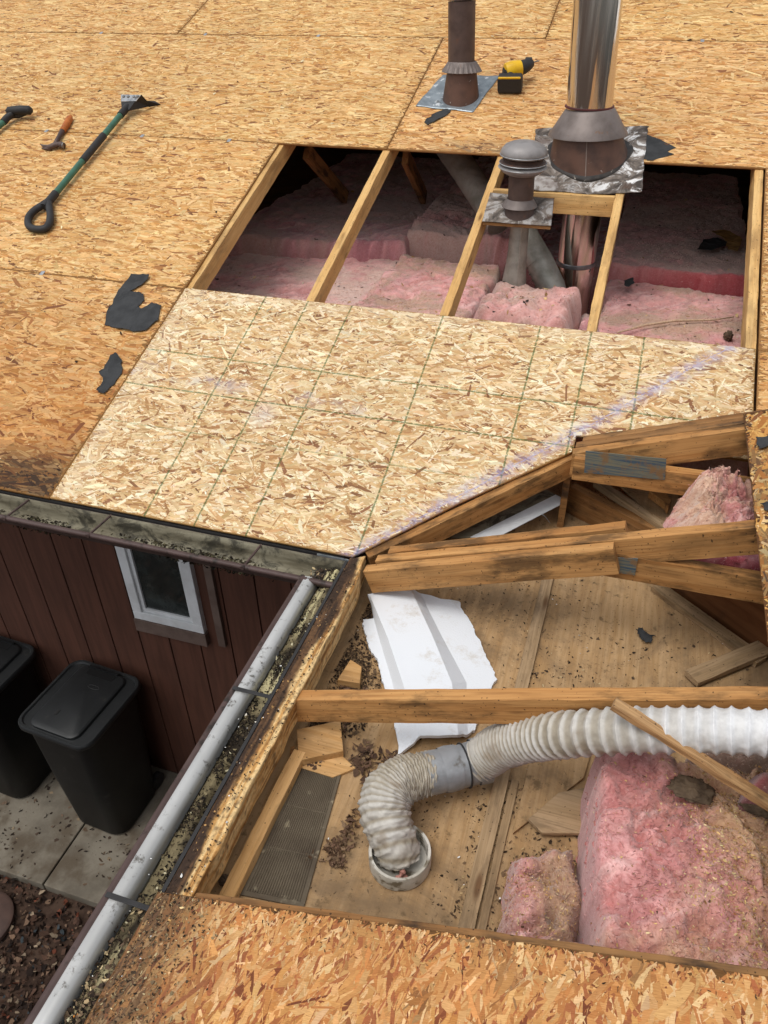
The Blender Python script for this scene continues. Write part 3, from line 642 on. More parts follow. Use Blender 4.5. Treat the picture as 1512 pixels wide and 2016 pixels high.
mb = MB(); mb.box((-.115, -.0045, -.10), (.0, .0015, -.012)); mb.box((-.004, -.12, -.10), (.0015, -.005, -.012)); mb.build('corner_plate', M['galv'], gm)
# thin black strip: paints the dark gap at the foot of the wing board
mb = MB(); mb.slab([(-.006, -.02, -.003), (.004, -.02, -.001), (.004, -3.0, -.001), (-.006, -3.0, -.003)], .06); tag(mb.build('gap_strip', M['rubber']), 'thin black strip painting the dark gap between the wing gutter and the eave board', 'dark strip')

# ------------------------------------------------------------------ ground
mb = MB(); mb.add([(-60, -60, GZ - .06), (60, -60, GZ - .06), (60, 60, GZ - .06), (-60, 60, GZ - .06)], [(0, 1, 2, 3)]); tag(mb.build('ground', M['soil']), kind='structure')
for i, (xa, xb) in enumerate([(-5, -1.732), (-1.722, 0.62)]):
    mb = MB(); mb.slab([(xa, -.375 + (.0 if i else .0), GZ), (xb, -.375, GZ), (xb, WALL_Y, GZ), (xa, WALL_Y, GZ)], .09); tag(mb.build('patio', M['concrete'], bevel=.006), kind='structure')

# ------------------------------------------------------------------ scattered fragments
def flecks(name, pts, size, pal, wts, kind='stuff', lift=0.002, elong=(1.2, 3.5), tilt=0.35, seed=0, mat=None, curl=0.25, nrm=None):
    """many small bent chips lying on a surface"""
    rng = np.random.default_rng(seed); P = np.asarray(pts, float); n = len(P)
    s = size[0] + (size[1] - size[0]) * rng.random(n) ** 2.2; e = elong[0] + (elong[1] - elong[0]) * rng.random(n)
    a = rng.random(n) * 2 * math.pi; up = np.tile((0, 0, 1.0), (n, 1)) if nrm is None else np.asarray(nrm, float)
    up = up + rng.normal(0, tilt, (n, 3)); up /= np.linalg.norm(up, axis=1)[:, None]
    h = np.c_[np.cos(a), np.sin(a), np.zeros(n)]; u = h - up * np.sum(h * up, 1)[:, None]; u /= np.linalg.norm(u, axis=1)[:, None]; v = np.cross(up, u)
    sh = np.array([(-.5, 0), (-.22, -.5), (.25, -.45), (.5, .05), (.2, .5), (-.25, .42)]); j = rng.normal(0, .09, (n, 6, 2))
    q = sh[None] + j; cz = curl * (np.abs(q[..., 0]) ** 2 * 2 - .2) * s[:, None] * rng.normal(0.6, .6, (n, 1))
    V = P[:, None] + u[:, None] * (q[..., 0] * s[:, None])[..., None] + v[:, None] * (q[..., 1] * (s / e)[:, None])[..., None] + up[:, None] * (cz + lift)[..., None]
    pal = np.array([S(p) for p in pal]); w = np.asarray(wts, float); w /= w.sum(); c = pal[rng.choice(len(pal), n, p=w)] * (1 + rng.normal(0, .15, (n, 1)))
    st = np.arange(n) * 6
    o = mk(name, V.reshape(-1, 3), (np.arange(n * 6), st, np.full(n, 6)), mat or M['attr'], None, np.clip(np.repeat(c, 6, 0), .004, .95))
    if kind: tag(o, kind=kind)
    return o
def sample(n, x, y, dens=None, seed=0):
    rng = np.random.default_rng(seed); out = []; 
    while sum(map(len, out)) < n:
        p = np.c_[x[0] + rng.random(4 * n) * (x[1] - x[0]), y[0] + rng.random(4 * n) * (y[1] - y[0])]
        if dens is not None: p = p[rng.random(len(p)) < dens(p)]
        out.append(p)
    return np.concatenate(out)[:n]
DIRT = ['2b2119', '41342a', '5d4c3c', '7a6650', 'a08a68', 'c9b48a']; DW = [22, 24, 22, 16, 10, 6]
# leaf litter over the soil bed
p = sample(16000, (-3.2, -.5), (-2.2, -.38), None, 3); flecks('leaf_litter', np.c_[p, GZ - .058 + .02 * np.random.default_rng(2).random(len(p))], (.008, .045), ['241a15', '3c2b22', '523c30', '6b5544', '94826c', '70402f', '353b3e'], [26, 26, 20, 13, 5, 4, 6], lift=.004, elong=(1.1, 2.4), tilt=.45, seed=4, curl=.6)
p = sample(900, (-2.9, -.6), (-.375, WALL_Y), lambda q: ss(.35, .75, fbm(np.c_[q, q[:, :1] * 0], 3.5, 3, 9)) * (.25 + .75 * ss(.2, -.37, q[:, 1])), 5)
flecks('leaf_litter', np.c_[p, np.full(len(p), GZ)], (.006, .035), ['2a211b', '46392f', '6a5848', '8c7a62'], [3, 3, 2, 1], lift=.002, seed=6, elong=(1.1, 2.5), curl=.4)
# gutter debris
def gut_z(x, y): return -.062 + .030 * ss(-.078, -.02, x) * ss(.30, .62, fbm(np.c_[x * 3, y * 1.5, x * 0], 4, 3, 31)) + .014 * ss(-1.15, -1.6, y)
def sediment(name, x0, x1, y0, y1, zf, cf, nx, ny, label=None):
    X, Y = np.meshgrid(np.linspace(x0, x1, nx), np.linspace(y0, y1, ny)); x, y = X.ravel(), Y.ravel(); z = zf(x, y)
    Fs = [(j * nx + i, j * nx + i + 1, (j + 1) * nx + i + 1, (j + 1) * nx + i) for j in range(ny - 1) for i in range(nx - 1)]
    o = mk(name, np.c_[x, y, z], Fs, M['attr'], None, cf(x, y, z), True); return tag(o, kind='stuff')
def gut_zz(x, y): return gut_z(x, y) + .012 * (fbm(np.c_[x, y, x * 0], 40, 3, 33) - .4)
sediment('gutter_silt', -.070, -.006, -.03, -2.4, gut_zz, lambda x, y, z: mixc(mixc(np.tile(S('7c7054'), (len(x), 1)), S('2c251c'), ss(.36, .58, fbm(np.c_[x * 1.5, y * .8, z], 13, 5, 34))), S('c2b78c'), ss(.54, .64, fbm(np.c_[x * 9, y * .5, z * 0], 9, 4, 36)) * ss(.6, .4, fbm(np.c_[x, y, z * 0], 5, 2, 37))), 22, 500)
p = sample(9000, (-.072, -.005), (-2.3, -.02), lambda q: .16 + .84 * ss(.44, .58, fbm(np.c_[q[:, 0] * 1.5, q[:, 1], q[:, 0] * 0], 11, 4, 35)), 7)
flecks('gutter_debris', np.c_[p, gut_zz(p[:, 0], p[:, 1])], (.002, .013), ['17130e', '2a2319', '42372a', '5f523e', '8f8262', 'c8bf9e'], [34, 28, 19, 11, 5, 2], lift=.002, tilt=.6, seed=8, curl=.5)
p = sample(2600, (-.105, -.004), (-2.2, -1.2), lambda q: ss(-1.15, -1.5, q[:, 1]) * .8 + .1, 9)
flecks('gutter_debris', np.c_[p, np.maximum(gut_zz(p[:, 0], p[:, 1]), -.062 + .022 * ss(-.075, -.1, p[:, 0])) + .004], (.003, .016), DIRT, DW, lift=.003, tilt=.7, seed=10, curl=.5)
p = sample(1500, (-1.7, -.02), (-.088, -.008), lambda q: ss(.48, .66, fbm(np.c_[q[:, 0], q[:, 1] * 3, q[:, 1] * 0], 5, 3, 39)) + .08, 11)
flecks('gutter_debris', np.c_[p, np.full(len(p), -.100)], (.004, .02), ['201b15', '3a3324', '55503a', '77714f'], [4, 4, 3, 1], lift=.003, tilt=.5, seed=12, curl=.5)
sediment('gutter_silt', -.115, -.008, -.11, -.012, lambda x, y: -.088 + .03 * fbm(np.c_[x, y, x * 0], 30, 3, 41), lambda x, y, z: mixc(np.tile(S('46403a'), (len(x), 1)), S('2f2a25'), fbm(np.c_[x, y, z], 40, 3, 42)), 24, 24)
p = sample(260, (-.13, -.01), (-.13, -.012), None, 13); flecks('gutter_debris', np.c_[p, np.full(len(p), -.066)], (.004, .018), DIRT, DW, lift=.003, tilt=.5, seed=14, curl=.5)

# white paint specks and pale chips
p = sample(70, (0.09, 1.25), (-1.2, .3), None, 201); flecks('paint_chips', np.c_[p, np.full(len(p), FZ)], (.004, .012), ['e8e8e4', 'd8d0c0'], [3, 1], lift=.003, tilt=.3, seed=202, elong=(1.1, 2))
p = sample(60, (-.09, .08), (-2.1, -.1), None, 203); flecks('paint_chips', np.c_[p, np.full(len(p), .0) + p[:, 0] * .3], (.003, .010), ['e8e8e4', 'd8d0c0'], [3, 1], lift=.003, tilt=.3, seed=204, elong=(1.1, 2))
# porch ceiling: dirt, chips, leaves
def fz(n): return np.full(n, FZ)
p = sample(5200, (0.09, 1.3), (-1.25, .9), lambda q: .12 + .88 * ss(.48, .68, fbm(np.c_[q, q[:, :1] * 0], 5, 4, 51)) , 15)
flecks('ceiling_dirt', np.c_[p, fz(len(p))], (.0015, .011), ['33271d', '4a3a2d', '64503d', '80694f', 'b59a70'], [20, 26, 24, 16, 6], lift=.001, tilt=.25, seed=16)
p = sample(5200, (0.085, .24), (-.60, .02), lambda q: .3 + .7 * ss(.35, .6, fbm(np.c_[q, q[:, :1] * 0], 9, 3, 53)) * ss(.26, .1, q[:, 0] - .08 * (q[:, 1] + .3)), 17)
flecks('ceiling_dirt', np.c_[p, fz(len(p)) + .006 * np.random.default_rng(1).random(len(p))], (.003, .014), ['2b2018', '463629', '63503c', '7f684e'], [3, 4, 3, 1], lift=.002, tilt=.5, seed=18)
p = sample(900, (0.13, .36), (-.72, -.42), lambda q: ss(.4, .6, fbm(np.c_[q, q[:, :1] * 0], 9, 3, 57)), 19)
flecks('dead_leaves', np.c_[p, fz(len(p)) + .004], (.006, .026), ['4a372c', '5f4939', '755a48', '8a7058'], [4, 4, 2, 1], lift=.006, tilt=.5, seed=20, elong=(1.3, 3), curl=.9)
p = sample(420, (0.22, .40), (-1.19, -.80), lambda q: ss(.07, .0, np.abs(q[:, 0] - .28 + .10 * (q[:, 1] + 1.0))) * ss(.4, .6, fbm(np.c_[q, q[:, :1] * 0], 12, 3, 58)), 21)
flecks('dead_leaves', np.c_[p, fz(len(p)) + .003], (.004, .020), ['57412f', '6a5140', '826a52'], [4, 3, 2], lift=.004, tilt=.5, seed=22, elong=(1.3, 3), curl=.8)
p = sample(1300, (0.60, 1.30), (-.32, .05), lambda q: .05 + ss(-.14, -.28, q[:, 1]) * ss(.42, .62, fbm(np.c_[q, q[:, :1] * 0], 8, 3, 59)), 23)
flecks('ceiling_dirt', np.c_[p, fz(len(p))], (.003, .014), DIRT, DW, lift=.002, tilt=.4, seed=24)
p = sample(1500, (.60, .95), (-1.2, -.6), None, 25); flecks('ceiling_dirt', np.c_[p, fz(len(p))], (.003, .016), ['3a2d22', '594634', '7a6148', 'a88e66'], [3, 4, 3, 2], lift=.003, tilt=.4, seed=26)
# foreground board dirt near the eave and along its broken far edge
def on_wing(p): return np.c_[p, p[:, 0] * T + .002]
p = sample(4200, (-.004, .22), (-2.2, YB), lambda q: ss(.22, .0, q[:, 0] + .05 * (fbm(np.c_[q, q[:, :1] * 0], 12, 3, 60) - .5)), 27)
flecks('eave_dirt', on_wing(p), (.002, .009), ['2f261d', '4a3d2f', '6b5a44', '94815f', 'c8b68c'], [4, 4, 3, 2, 1], lift=.001, tilt=.4, seed=28, nrm=np.tile(WN, (len(p), 1)))
p = sample(700, (.0, 1.3), (YB - .07, YB - .002), None, 29)
flecks('splinters', on_wing(p), (.002, .010), ['3a2c20', '6b5138', 'c79d62', 'e2c48e', '8a5a34'], [3, 3, 3, 2, 2], lift=.002, tilt=.5, seed=30, elong=(2, 6), nrm=np.tile(WN, (len(p), 1)))
p = sample(1100, (.008, .08), (YB, -.02), None, 31); flecks('eave_dirt', np.c_[p, p[:, 0] * T + .002], (.002, .009), ['2b211a', '4a3a2c', '6d5840', 'b08a58'], [4, 3, 2, 1], lift=.001, tilt=.4, seed=32)
# nail heads in rows over the rafters
pn = []
for kx in range(-5, 5):
    for u_ in np.arange(.06, 4.8, .152):
        x_ = X0 + .61 * kx + RNG.normal(0, .006)
        if (kx >= 0 and kx <= 4 and S4 - .02 < u_ < 2 * S4 + .02) or u_ * CA < x_ + .15: continue
        pn.append((x_, (u_ + RNG.normal(0, .008)) * CA))
pn = np.array(pn); flecks('nail_heads', np.c_[pn, pn[:, 1] * T + .0018], (.0065, .009), ['4a3a2e', '5f4a38', '6e5a48'], [1, 1, 1], lift=.0006, tilt=.01, seed=207, elong=(1.0, 1.1), nrm=np.tile(MN, (len(pn), 1)), curl=0)
# chips on the main roof
p = sample(600, (-3.6, 1.6), (.1, 3.9), None, 33)
p = p[~((p[:, 0] > X0 - .02) & (p[:, 0] < XE + .02) & (p[:, 1] < 2.32))]
flecks('wood_chips', np.c_[p, p[:, 1] * T + .002], (.006, .03), ['f0dcb0', 'd8b47c', '6d4a30', '3a2a20'], [3, 3, 2, 2], lift=.0015, tilt=.06, seed=34, elong=(1.5, 4), nrm=np.tile(MN, (len(p), 1)), curl=.05)
p = sample(120, (X0 + .02, .55), (.1, 1.12), lambda q: (q[:, 1] > q[:, 0] + .12), 35)
flecks('wood_chips', np.c_[p, p[:, 1] * T + .0045], (.006, .03), ['f6e8c6', 'e2c48c', '7d5438'], [4, 3, 1], lift=.0015, tilt=.06, seed=36, elong=(2, 6), nrm=np.tile(MN, (len(p), 1)), curl=.05)
#=====PART2=====
# ------------------------------------------------------------------ glass wool
def fibres(V, Nn, n, rng, C, L=(.005, .016), w=.00035, lift=.1):
    i = rng.integers(0, len(V), n); p = V[i]; nn = Nn[i]
    d = rng.normal(0, 1, (n, 3)); d -= nn * np.sum(d * nn, 1)[:, None] * (1 - lift * .5); d /= np.linalg.norm(d, axis=1)[:, None]
    l = (L[0] + (L[1] - L[0]) * rng.random(n) ** 2)[:, None]; s = np.cross(d, nn + 1e-6); s /= np.linalg.norm(s, axis=1)[:, None] + 1e-9
    bend = nn * rng.normal(.05, .08, (n, 1)) * l
    a = p - nn * .001; b = p + d * l * .55 + bend * .8 + nn * .002; c = p + d * l + bend * .4
    Q = np.stack([a - s * w, a + s * w, b + s * w, c, b - s * w], 1).reshape(-1, 3)
    cc = np.clip(C[i] * (1.03 + rng.normal(0, .05, (n, 1))), 0, .95)
    return Q, np.repeat(cc, 5, 0)
def wool(name, quad, base, top, label, seed, cat='insulation', group=None, res=.012, amp=.03, edge=.05, dust=.5, pink='eaa4a8', deep='d07a82', dusty='b99a80', red=None, fib=1.0, ragged=.03, fold=0.5, sc=1.0, hump=None, dustmap=None):
    """a soft batt: quad corners (x,y) counter-clockwise, base height, top height"""
    rng = np.random.default_rng(seed); q = np.array(quad, float)
    lx = (np.linalg.norm(q[1] - q[0]) + np.linalg.norm(q[2] - q[3])) / 2; ly = (np.linalg.norm(q[3] - q[0]) + np.linalg.norm(q[2] - q[1])) / 2
    nx, ny = max(12, int(lx / res)), max(12, int(ly / res))
    # denser rings at the border so the sides hold shape
    def axis(n, L):
        e = np.array([0, .006, .012, .02, .03, .042, .056]) / L; m = np.linspace(.07 / L, 1 - .07 / L, n)
        return np.r_[e, m, (1 - e)[::-1]] if L > .2 else np.linspace(0, 1, n)
    S_, T_ = np.meshgrid(axis(nx, lx), axis(ny, ly)); nx, ny = S_.shape[1], S_.shape[0]; s, t = S_.ravel(), T_.ravel()
    P = (1 - s)[:, None] * (1 - t)[:, None] * q[0] + s[:, None] * (1 - t)[:, None] * q[1] + s[:, None] * t[:, None] * q[2] + (1 - s)[:, None] * t[:, None] * q[3]
    ds = np.minimum(s, 1 - s) * lx; dt = np.minimum(t, 1 - t) * ly; dd = np.minimum(ds, dt)
    dd = dd + .35 * edge * (fbm(np.c_[P, P[:, :1] * 0], 9, 3, seed + 5) - .5) * (dd > .001)
    prof = np.clip(1 - (1 - np.clip(dd / edge, 0, 1)) ** 2.6, 0, 1)
    A = np.c_[P, np.zeros(len(P))] * sc
    low = fbm(A, 3.2, 3, seed) - .5; mid = fbm(A + .15 * low[:, None], 11, 4, seed + 2) - .5
    rid = 1 - np.abs(2 * fbm(A + .25 * mid[:, None], 7, 3, seed + 3) - 1); rid = rid ** 6
    fine = fbm(A, 60, 4, seed + 4) - .5
    tuft = fbm(A + .06 * np.c_[mid, low, mid], 26, 4, seed + 14) - .5; rid2 = (1 - np.abs(2 * fbm(A + .2 * tuft[:, None] * .2, 19, 3, seed + 15) - 1)) ** 5
    z = base + (top - base) * prof + prof * (amp * 1.4 * low + amp * 1.1 * mid - amp * fold * rid + amp * .35 * tuft - amp * .3 * fold * rid2) + .0055 * fine * prof
    if hump is not None: z = z + prof * hump(P)
    off = ragged * (np.stack([fbm(A, 8, 3, seed + 7), fbm(A, 8, 3, seed + 8)], 1) - .5) * 2 * (1 - .0 * prof)[:, None]
    V = np.c_[P + off, z]
    Fs = [(j * nx + i, j * nx + i + 1, (j + 1) * nx + i + 1, (j + 1) * nx + i) for j in range(ny - 1) for i in range(nx - 1)]
    dmask = ss(.5 - dust * .35, .5 + .28 - dust * .35, fbm(A, 4, 5, seed + 9, .6) + .25 * (fbm(A, 40, 3, seed + 10) - .5))
    if dustmap is not None: dmask = np.clip(dustmap(P, dmask), 0, 1)
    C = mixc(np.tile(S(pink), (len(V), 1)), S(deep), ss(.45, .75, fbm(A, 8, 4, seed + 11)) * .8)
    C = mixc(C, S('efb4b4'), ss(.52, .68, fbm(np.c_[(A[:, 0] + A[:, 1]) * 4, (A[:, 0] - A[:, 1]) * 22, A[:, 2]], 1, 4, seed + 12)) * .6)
    C = mixc(C, S(deep) * .8, np.clip(rid * 1.1 * fold + .5 * rid2 * fold, 0, .8)); C = C * (.86 + .5 * (fbm(A, 34, 4, seed + 16) - .25))[:, None]; C = mixc(C, S(dusty), dmask * .9)  # folds darkened in the colour: crease shade painted on
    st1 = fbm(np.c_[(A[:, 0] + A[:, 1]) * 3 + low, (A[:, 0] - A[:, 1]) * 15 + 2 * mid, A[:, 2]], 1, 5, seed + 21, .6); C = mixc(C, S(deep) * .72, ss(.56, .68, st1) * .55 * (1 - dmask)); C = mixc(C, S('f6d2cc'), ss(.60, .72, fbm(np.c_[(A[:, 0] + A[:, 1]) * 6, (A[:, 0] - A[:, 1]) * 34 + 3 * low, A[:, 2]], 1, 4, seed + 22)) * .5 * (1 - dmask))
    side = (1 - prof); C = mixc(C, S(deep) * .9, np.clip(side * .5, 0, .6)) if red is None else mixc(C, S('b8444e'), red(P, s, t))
    # surface normals for the loose fibres
    G = V.reshape(ny, nx, 3); du = np.gradient(G, axis=1); dv = np.gradient(G, axis=0); nn = np.cross(du, dv).reshape(-1, 3); nn /= np.linalg.norm(nn, axis=1)[:, None] + 1e-12
    nf = int(lx * ly * (7000 if fib <= 1 else 13000) * fib); Q, QC = fibres(V, nn, nf, rng, C, L=(.006, .020) if fib > 1 else (.005, .014), w=.00022 if fib > 1 else .00035)
    nv = len(V); li = np.r_[np.array(Fs).ravel(), nv + np.arange(nf * 5)]; sz = np.r_[np.full(len(Fs), 4), np.full(nf, 5)]; st = np.r_[0, np.cumsum(sz)[:-1]]
    o = mk(name, np.r_[V, Q], (li, st, sz), M['wool'] if fib > 1 else M['wool_bright'], None, np.clip(np.r_[C, QC], .004, .95)); o.data.polygons.foreach_set('use_smooth', np.r_[np.ones(len(Fs), bool), np.zeros(nf, bool)])
    tag(o, label, cat, group); return V, nn
ATT = []
GA = 'pink insulation batts between the rafters'
def bay(i): return X0 + .61 * i - .03, X0 + .61 * (i + 1) + .03
a, b = bay(0); a -= .5
ATT += [1]; ATT[-1] = wool('insulation_batt', [(a - .02, .95), (b, .95), (b, 2.70), (a - .02, 2.46)], -.15, .125, 'dusty pink insulation in the first bay, nearest the shovel', 70, group=GA, dust=.42, amp=.025, pink='ecb6b0', deep='cf8e8a', dusty='d2b6a8')
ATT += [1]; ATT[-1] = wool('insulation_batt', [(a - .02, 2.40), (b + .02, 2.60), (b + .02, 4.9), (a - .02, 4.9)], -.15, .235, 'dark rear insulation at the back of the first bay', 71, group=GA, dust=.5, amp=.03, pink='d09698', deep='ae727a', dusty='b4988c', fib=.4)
a, b = bay(1)
ATT += [1]; ATT[-1] = wool('insulation_batt', [(a, .95), (b, .95), (b, 2.62), (a, 2.62)], -.15, .165, 'bright pink insulation bulging in the second bay', 72, group=GA, dust=.2, amp=.03, pink='f4b8b4', deep='da9690', hump=lambda P: .03 * ss(1.9, 1.7, P[:, 1]))
ATT += [1]; ATT[-1] = wool('insulation_batt', [(a, 2.66), (b + .12, 2.70), (b + .12, 4.9), (a, 4.9)], -.15, .290, 'rear lump of insulation in the second bay before the grey duct', 73, group=GA, dust=.42, amp=.05, pink='eeb4ae', deep='ce8e88', dusty='c4aa9e', fib=.4)
a, b = bay(2)
ATT += [1]; ATT[-1] = wool('insulation_chunk', [(a + .05, 1.50), (b - .12, 1.38), (b - .12, 1.98), (a + .10, 1.95)], -.02, .315, 'torn insulation chunk standing below the small capped vent', 74, dust=.7, amp=.06, edge=.09, ragged=.05, pink='f0b2ae', deep='d2847e', dusty='c0a294',
     dustmap=lambda P, m: m * (1 - .9 * np.exp(-(((P[:, 0] - .42) / .09) ** 2))) + .25)
wool('insulation_batt', [(b - .16, .95), (b, .95), (b, 2.0), (b - .16, 2.0)], -.15, .16, 'thin sliver of insulation against the rafter under the flue', 75, dust=.6, amp=.03, pink='d09698', deep='ae727a', dusty='b4988c')
ATT += [1]; ATT[-1] = wool('insulation_batt', [(a, 2.62), (b, 2.62), (b, 4.9), (a, 4.9)], -.15, .16, 'insulation behind the shiny flue, coloured dark red to paint the shade', 76, group=GA, dust=.3, amp=.03, pink='a8585f', deep='7e3a42', dusty='7a5a50', fib=.4)  # pink wool recoloured dark red to paint the shade
a, b = bay(3); b += .12
ATT += [1]; ATT[-1] = wool('insulation_batt', [(a, .95), (b, .95), (b, 2.50), (a, 2.56)], -.15, .152, 'front insulation batt in the right hand bay with a pale lath on it', 77, group=GA, dust=.28, amp=.02, pink='f2b6b0', deep='d69490')
ATT += [1]; ATT[-1] = wool('insulation_batt', [(a, 2.58), (b, 2.53), (b, 4.9), (a, 4.9)], -.15, .215, 'rear insulation batt in the right hand bay with a bright torn red edge', 78, group=GA, dust=.4, amp=.02, edge=.03, pink='ecb6b0', deep='cf8e8a', dusty='d2b6a8', fib=.6,
     red=lambda P, s, t: ss(.075, .02, P[:, 1] - 2.545) * .85)
# a fallen board edge and a vapour paper flap in the third bay
beam('loose_board', (0.06, 1.95, .10), (0.16, 2.42, .22), 0.02, 0.10, M['joist_dark'], 'dark loose board leaning beside the third rafter in the attic', 'board', seed=63)

# wool on the wing
V_big, N_big = wool('insulation_batt', [(.912, -1.45), (1.60, -1.45), (1.62, -.55), (.852, -.615)], -.14, .152, 'large torn pink insulation batt lying under the white hose', 80, dust=.5, amp=.030, edge=.026, ragged=.018, fib=1.6, res=.007, pink='e8aca8', deep='ca807c', dusty='d0ae88', fold=1.25,
     dustmap=lambda P, m: m * .6 * ss(.02, .35, P[:, 0] - .86 + .1 * (P[:, 1] + 1)) + ss(.10, .30, (P[:, 0] - .93) + .30 * (P[:, 1] + .72) + .12 * (fbm(np.c_[P, P[:, :1] * 0], 7, 4, 5) - .5) * 2) * .95 + ss(-1.0, -1.12, P[:, 1]) * m * .8)
V_sm, N_sm = wool('insulation_chunk', [(.712, -1.18), (.890, -1.22), (.868, -.80), (.720, -.85)], -.14, .01, 'small dirty insulation clump left of the large torn batt', 81, sc=1.6, dust=.85, amp=.06, edge=.05, fib=1.6, res=.007, pink='e2a29e', deep='c87c7a', dusty='b09476', fold=.7,
     dustmap=lambda P, m: np.clip(m + ss(.80, .85, P[:, 0]) * .8 - .7 * np.exp(-(((P[:, 0] - .75) / .03) ** 2)) , 0, 1))
wool('insulation_chunk', [(.960, .16), (1.30, .13), (1.36, .50), (1.03, .47)], .12, .275, 'dusty pink insulation lump stuffed beside the strip at the right edge', 82, dust=.62, amp=.06, edge=.08, sc=2.3, fib=1.4, res=.006, pink='e8aca8', deep='c87e7a', dusty='d0b296', fold=.8,
     hump=lambda P: .05 * np.exp(-(((P[:, 0] - 1.13) / .07) ** 2 + ((P[:, 1] - .43) / .06) ** 2)) - .05 * np.exp(-(((P[:, 0] - 1.00) / .05) ** 2)))
wool('insulation_chunk', [(.98, .03), (1.6, .03), (1.6, .15), (1.0, .15)], .14, .225, 'insulation between jack rafter and joist, coloured deep red to paint the shade', 83, dust=.2, amp=.02, edge=.04, pink='b0505a', deep='8c3a44', dusty='8c6a5c', fib=.6)  # same wool as the lump beside it, darkened in colour for shade
wool('insulation_chunk', [(1.10, -.42), (1.5, -.44), (1.5, -.27), (1.16, -.24)], -.14, -.05, 'grey dirty tuft of insulation behind the lone rafter at the right edge', 84, dust=.9, amp=.05, edge=.05, pink='9a7a70', deep='6a5048', dusty='7d6a5a', res=.008)
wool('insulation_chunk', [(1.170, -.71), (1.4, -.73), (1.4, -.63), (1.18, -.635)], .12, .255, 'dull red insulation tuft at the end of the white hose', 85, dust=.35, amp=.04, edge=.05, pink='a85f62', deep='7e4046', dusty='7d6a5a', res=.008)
# sawdust flakes on the wing batts
rg = np.random.default_rng(61)
for (Vv, Nn, n, dn, sd) in [(V_big, N_big, 26000, lambda P: .08 + ss(.0, .24, (P[:, 0] - .93) + .30 * (P[:, 1] + .72) + .1 * (fbm(P, 7, 4, 5) - .5) * 2), 62), (V_sm, N_sm, 2200, lambda P: .2 + .8 * fbm(P, 12, 3, 8), 63)]:
    kk = rg.choice(len(Vv), n * 3); kk = kk[rg.random(len(kk)) < dn(Vv[kk])][:n]
    flecks('sawdust', Vv[kk] + rg.normal(0, .003, (len(kk), 3)) * np.array([1, 1, 0]), (.002, .009), ['e8cf9e', 'd8b67c', 'c49c64', 'a87e50', '5a4434'], [6, 6, 5, 3, .6], lift=.003, tilt=.5, seed=sd, elong=(1.5, 4), nrm=Nn[kk])
# chips on attic wool
for i, (Vv, Nn) in enumerate(ATT):
    kk = np.random.default_rng(90 + i).choice(len(Vv), 260); kk = kk[(Vv[kk][:, 1] > 1.4) & (Nn[kk][:, 2] > .6)][:110]
    flecks('wood_chips', Vv[kk], (.005, .032), ['d9b986', 'b08a5a', '6a5040', '3f3532', 'e8dcc4'], [3, 3, 3, 2, 1], lift=.002, tilt=.2, seed=94 + i, elong=(1.5, 4), nrm=Nn[kk])
# lath lying on the right batt
pts = [Vector(PZ(x_, y_, .172)) for x_, y_ in [(1215, 655), (1270, 640), (1330, 631), (1400, 630), (1445, 624)]]
mb = MB(); mb.tube(pts, [.004, .006, .006, .005, .002], 6, S('d8b89a')); tag(mb.build('wood_lath', M['attr_wood'], None, True), 'pale thin splinter of wood lying on the right insulation batt', 'wood strip')

# ------------------------------------------------------------------ flues
def skirt(mb, cx, cy, r_top, z_top, r_bot, off, lean=(0, 0), n=56, rows=10, c=(1, 1, 1), curve=1.0):
    """cone whose foot follows the roof plane"""
    V = []
    for i in range(rows + 1):
        t = i / rows
        for k2 in range(n):
            a = 2 * math.pi * k2 / n; r = r_top + (r_bot - r_top) * t ** curve
            xb, yb = cx[1] + r_bot * math.cos(a), cy + r_bot * math.sin(a); zb = yb * T + off
            xt, yt, zt = cx[0] + r_top * math.cos(a), cy + r_top * math.sin(a), z_top
            w = t ** curve
            V.append((xt + (xb - xt) * w, yt + (yb - yt) * w, zt + (zb - zt) * t))
    mb.add(V, [(i * n + k2, (i + 1) * n + k2, (i + 1) * n + (k2 + 1) % n, i * n + (k2 + 1) % n) for i in range(rows) for k2 in range(n)], c)
    return mb
def crumple(mb, amp, sc, seed=0):
    V = np.array(mb.V); d = (fbm(V, sc, 3, seed) - .5) * 2 * amp; V[:, 2] += d; mb.V = [tuple(v) for v in V]; return mb
def grid_plate(c00, c10, c11, c01, nx, ny, zf, th=.002, amp=.006, seed=0, rag=.006):
    """thin sheet metal plate on the slope: corners (x,y); zf(x,y,s,t)"""
    mb = MB(); V = []
    for lay in (0, 1):
        for j in range(ny + 1):
            for i in range(nx + 1):
                s, t = i / nx, j / ny
                x = (1 - s) * (1 - t) * c00[0] + s * (1 - t) * c10[0] + s * t * c11[0] + (1 - s) * t * c01[0]
                y = (1 - s) * (1 - t) * c00[1] + s * (1 - t) * c10[1] + s * t * c11[1] + (1 - s) * t * c01[1]
                bd = 1.0 if i in (0, nx) or j in (0, ny) else 0.0
                q = np.array([[x, y, 0]]); x += bd * rag * (fbm(q, 16, 3, seed)[0] - .5) * 2; y += bd * rag * (fbm(q, 16, 3, seed + 1)[0] - .5) * 2
                V.append((x, y, zf(x, y, s, t) + amp * (fbm(q, 9, 3, seed + 2)[0] - .2) - lay * th))
    w = nx + 1; n = w * (ny + 1); Fs = []
    for j in range(ny):
        for i in range(nx):
            a = j * w + i; Fs.append((a, a + 1, a + w + 1, a + w)); Fs.append((n + a, n + a + w, n + a + w + 1, n + a + 1))
    for i in range(nx): Fs.append((i, n + i, n + i + 1, i + 1)); q = ny * w + i; Fs.append((q, q + 1, n + q + 1, n + q))
    for j in range(ny): q = j * w; Fs.append((q, q + w, n + q + w, n + q)); q += nx; Fs.append((q, n + q, n + q + w, q + w))
    mb.add(V, Fs); return mb
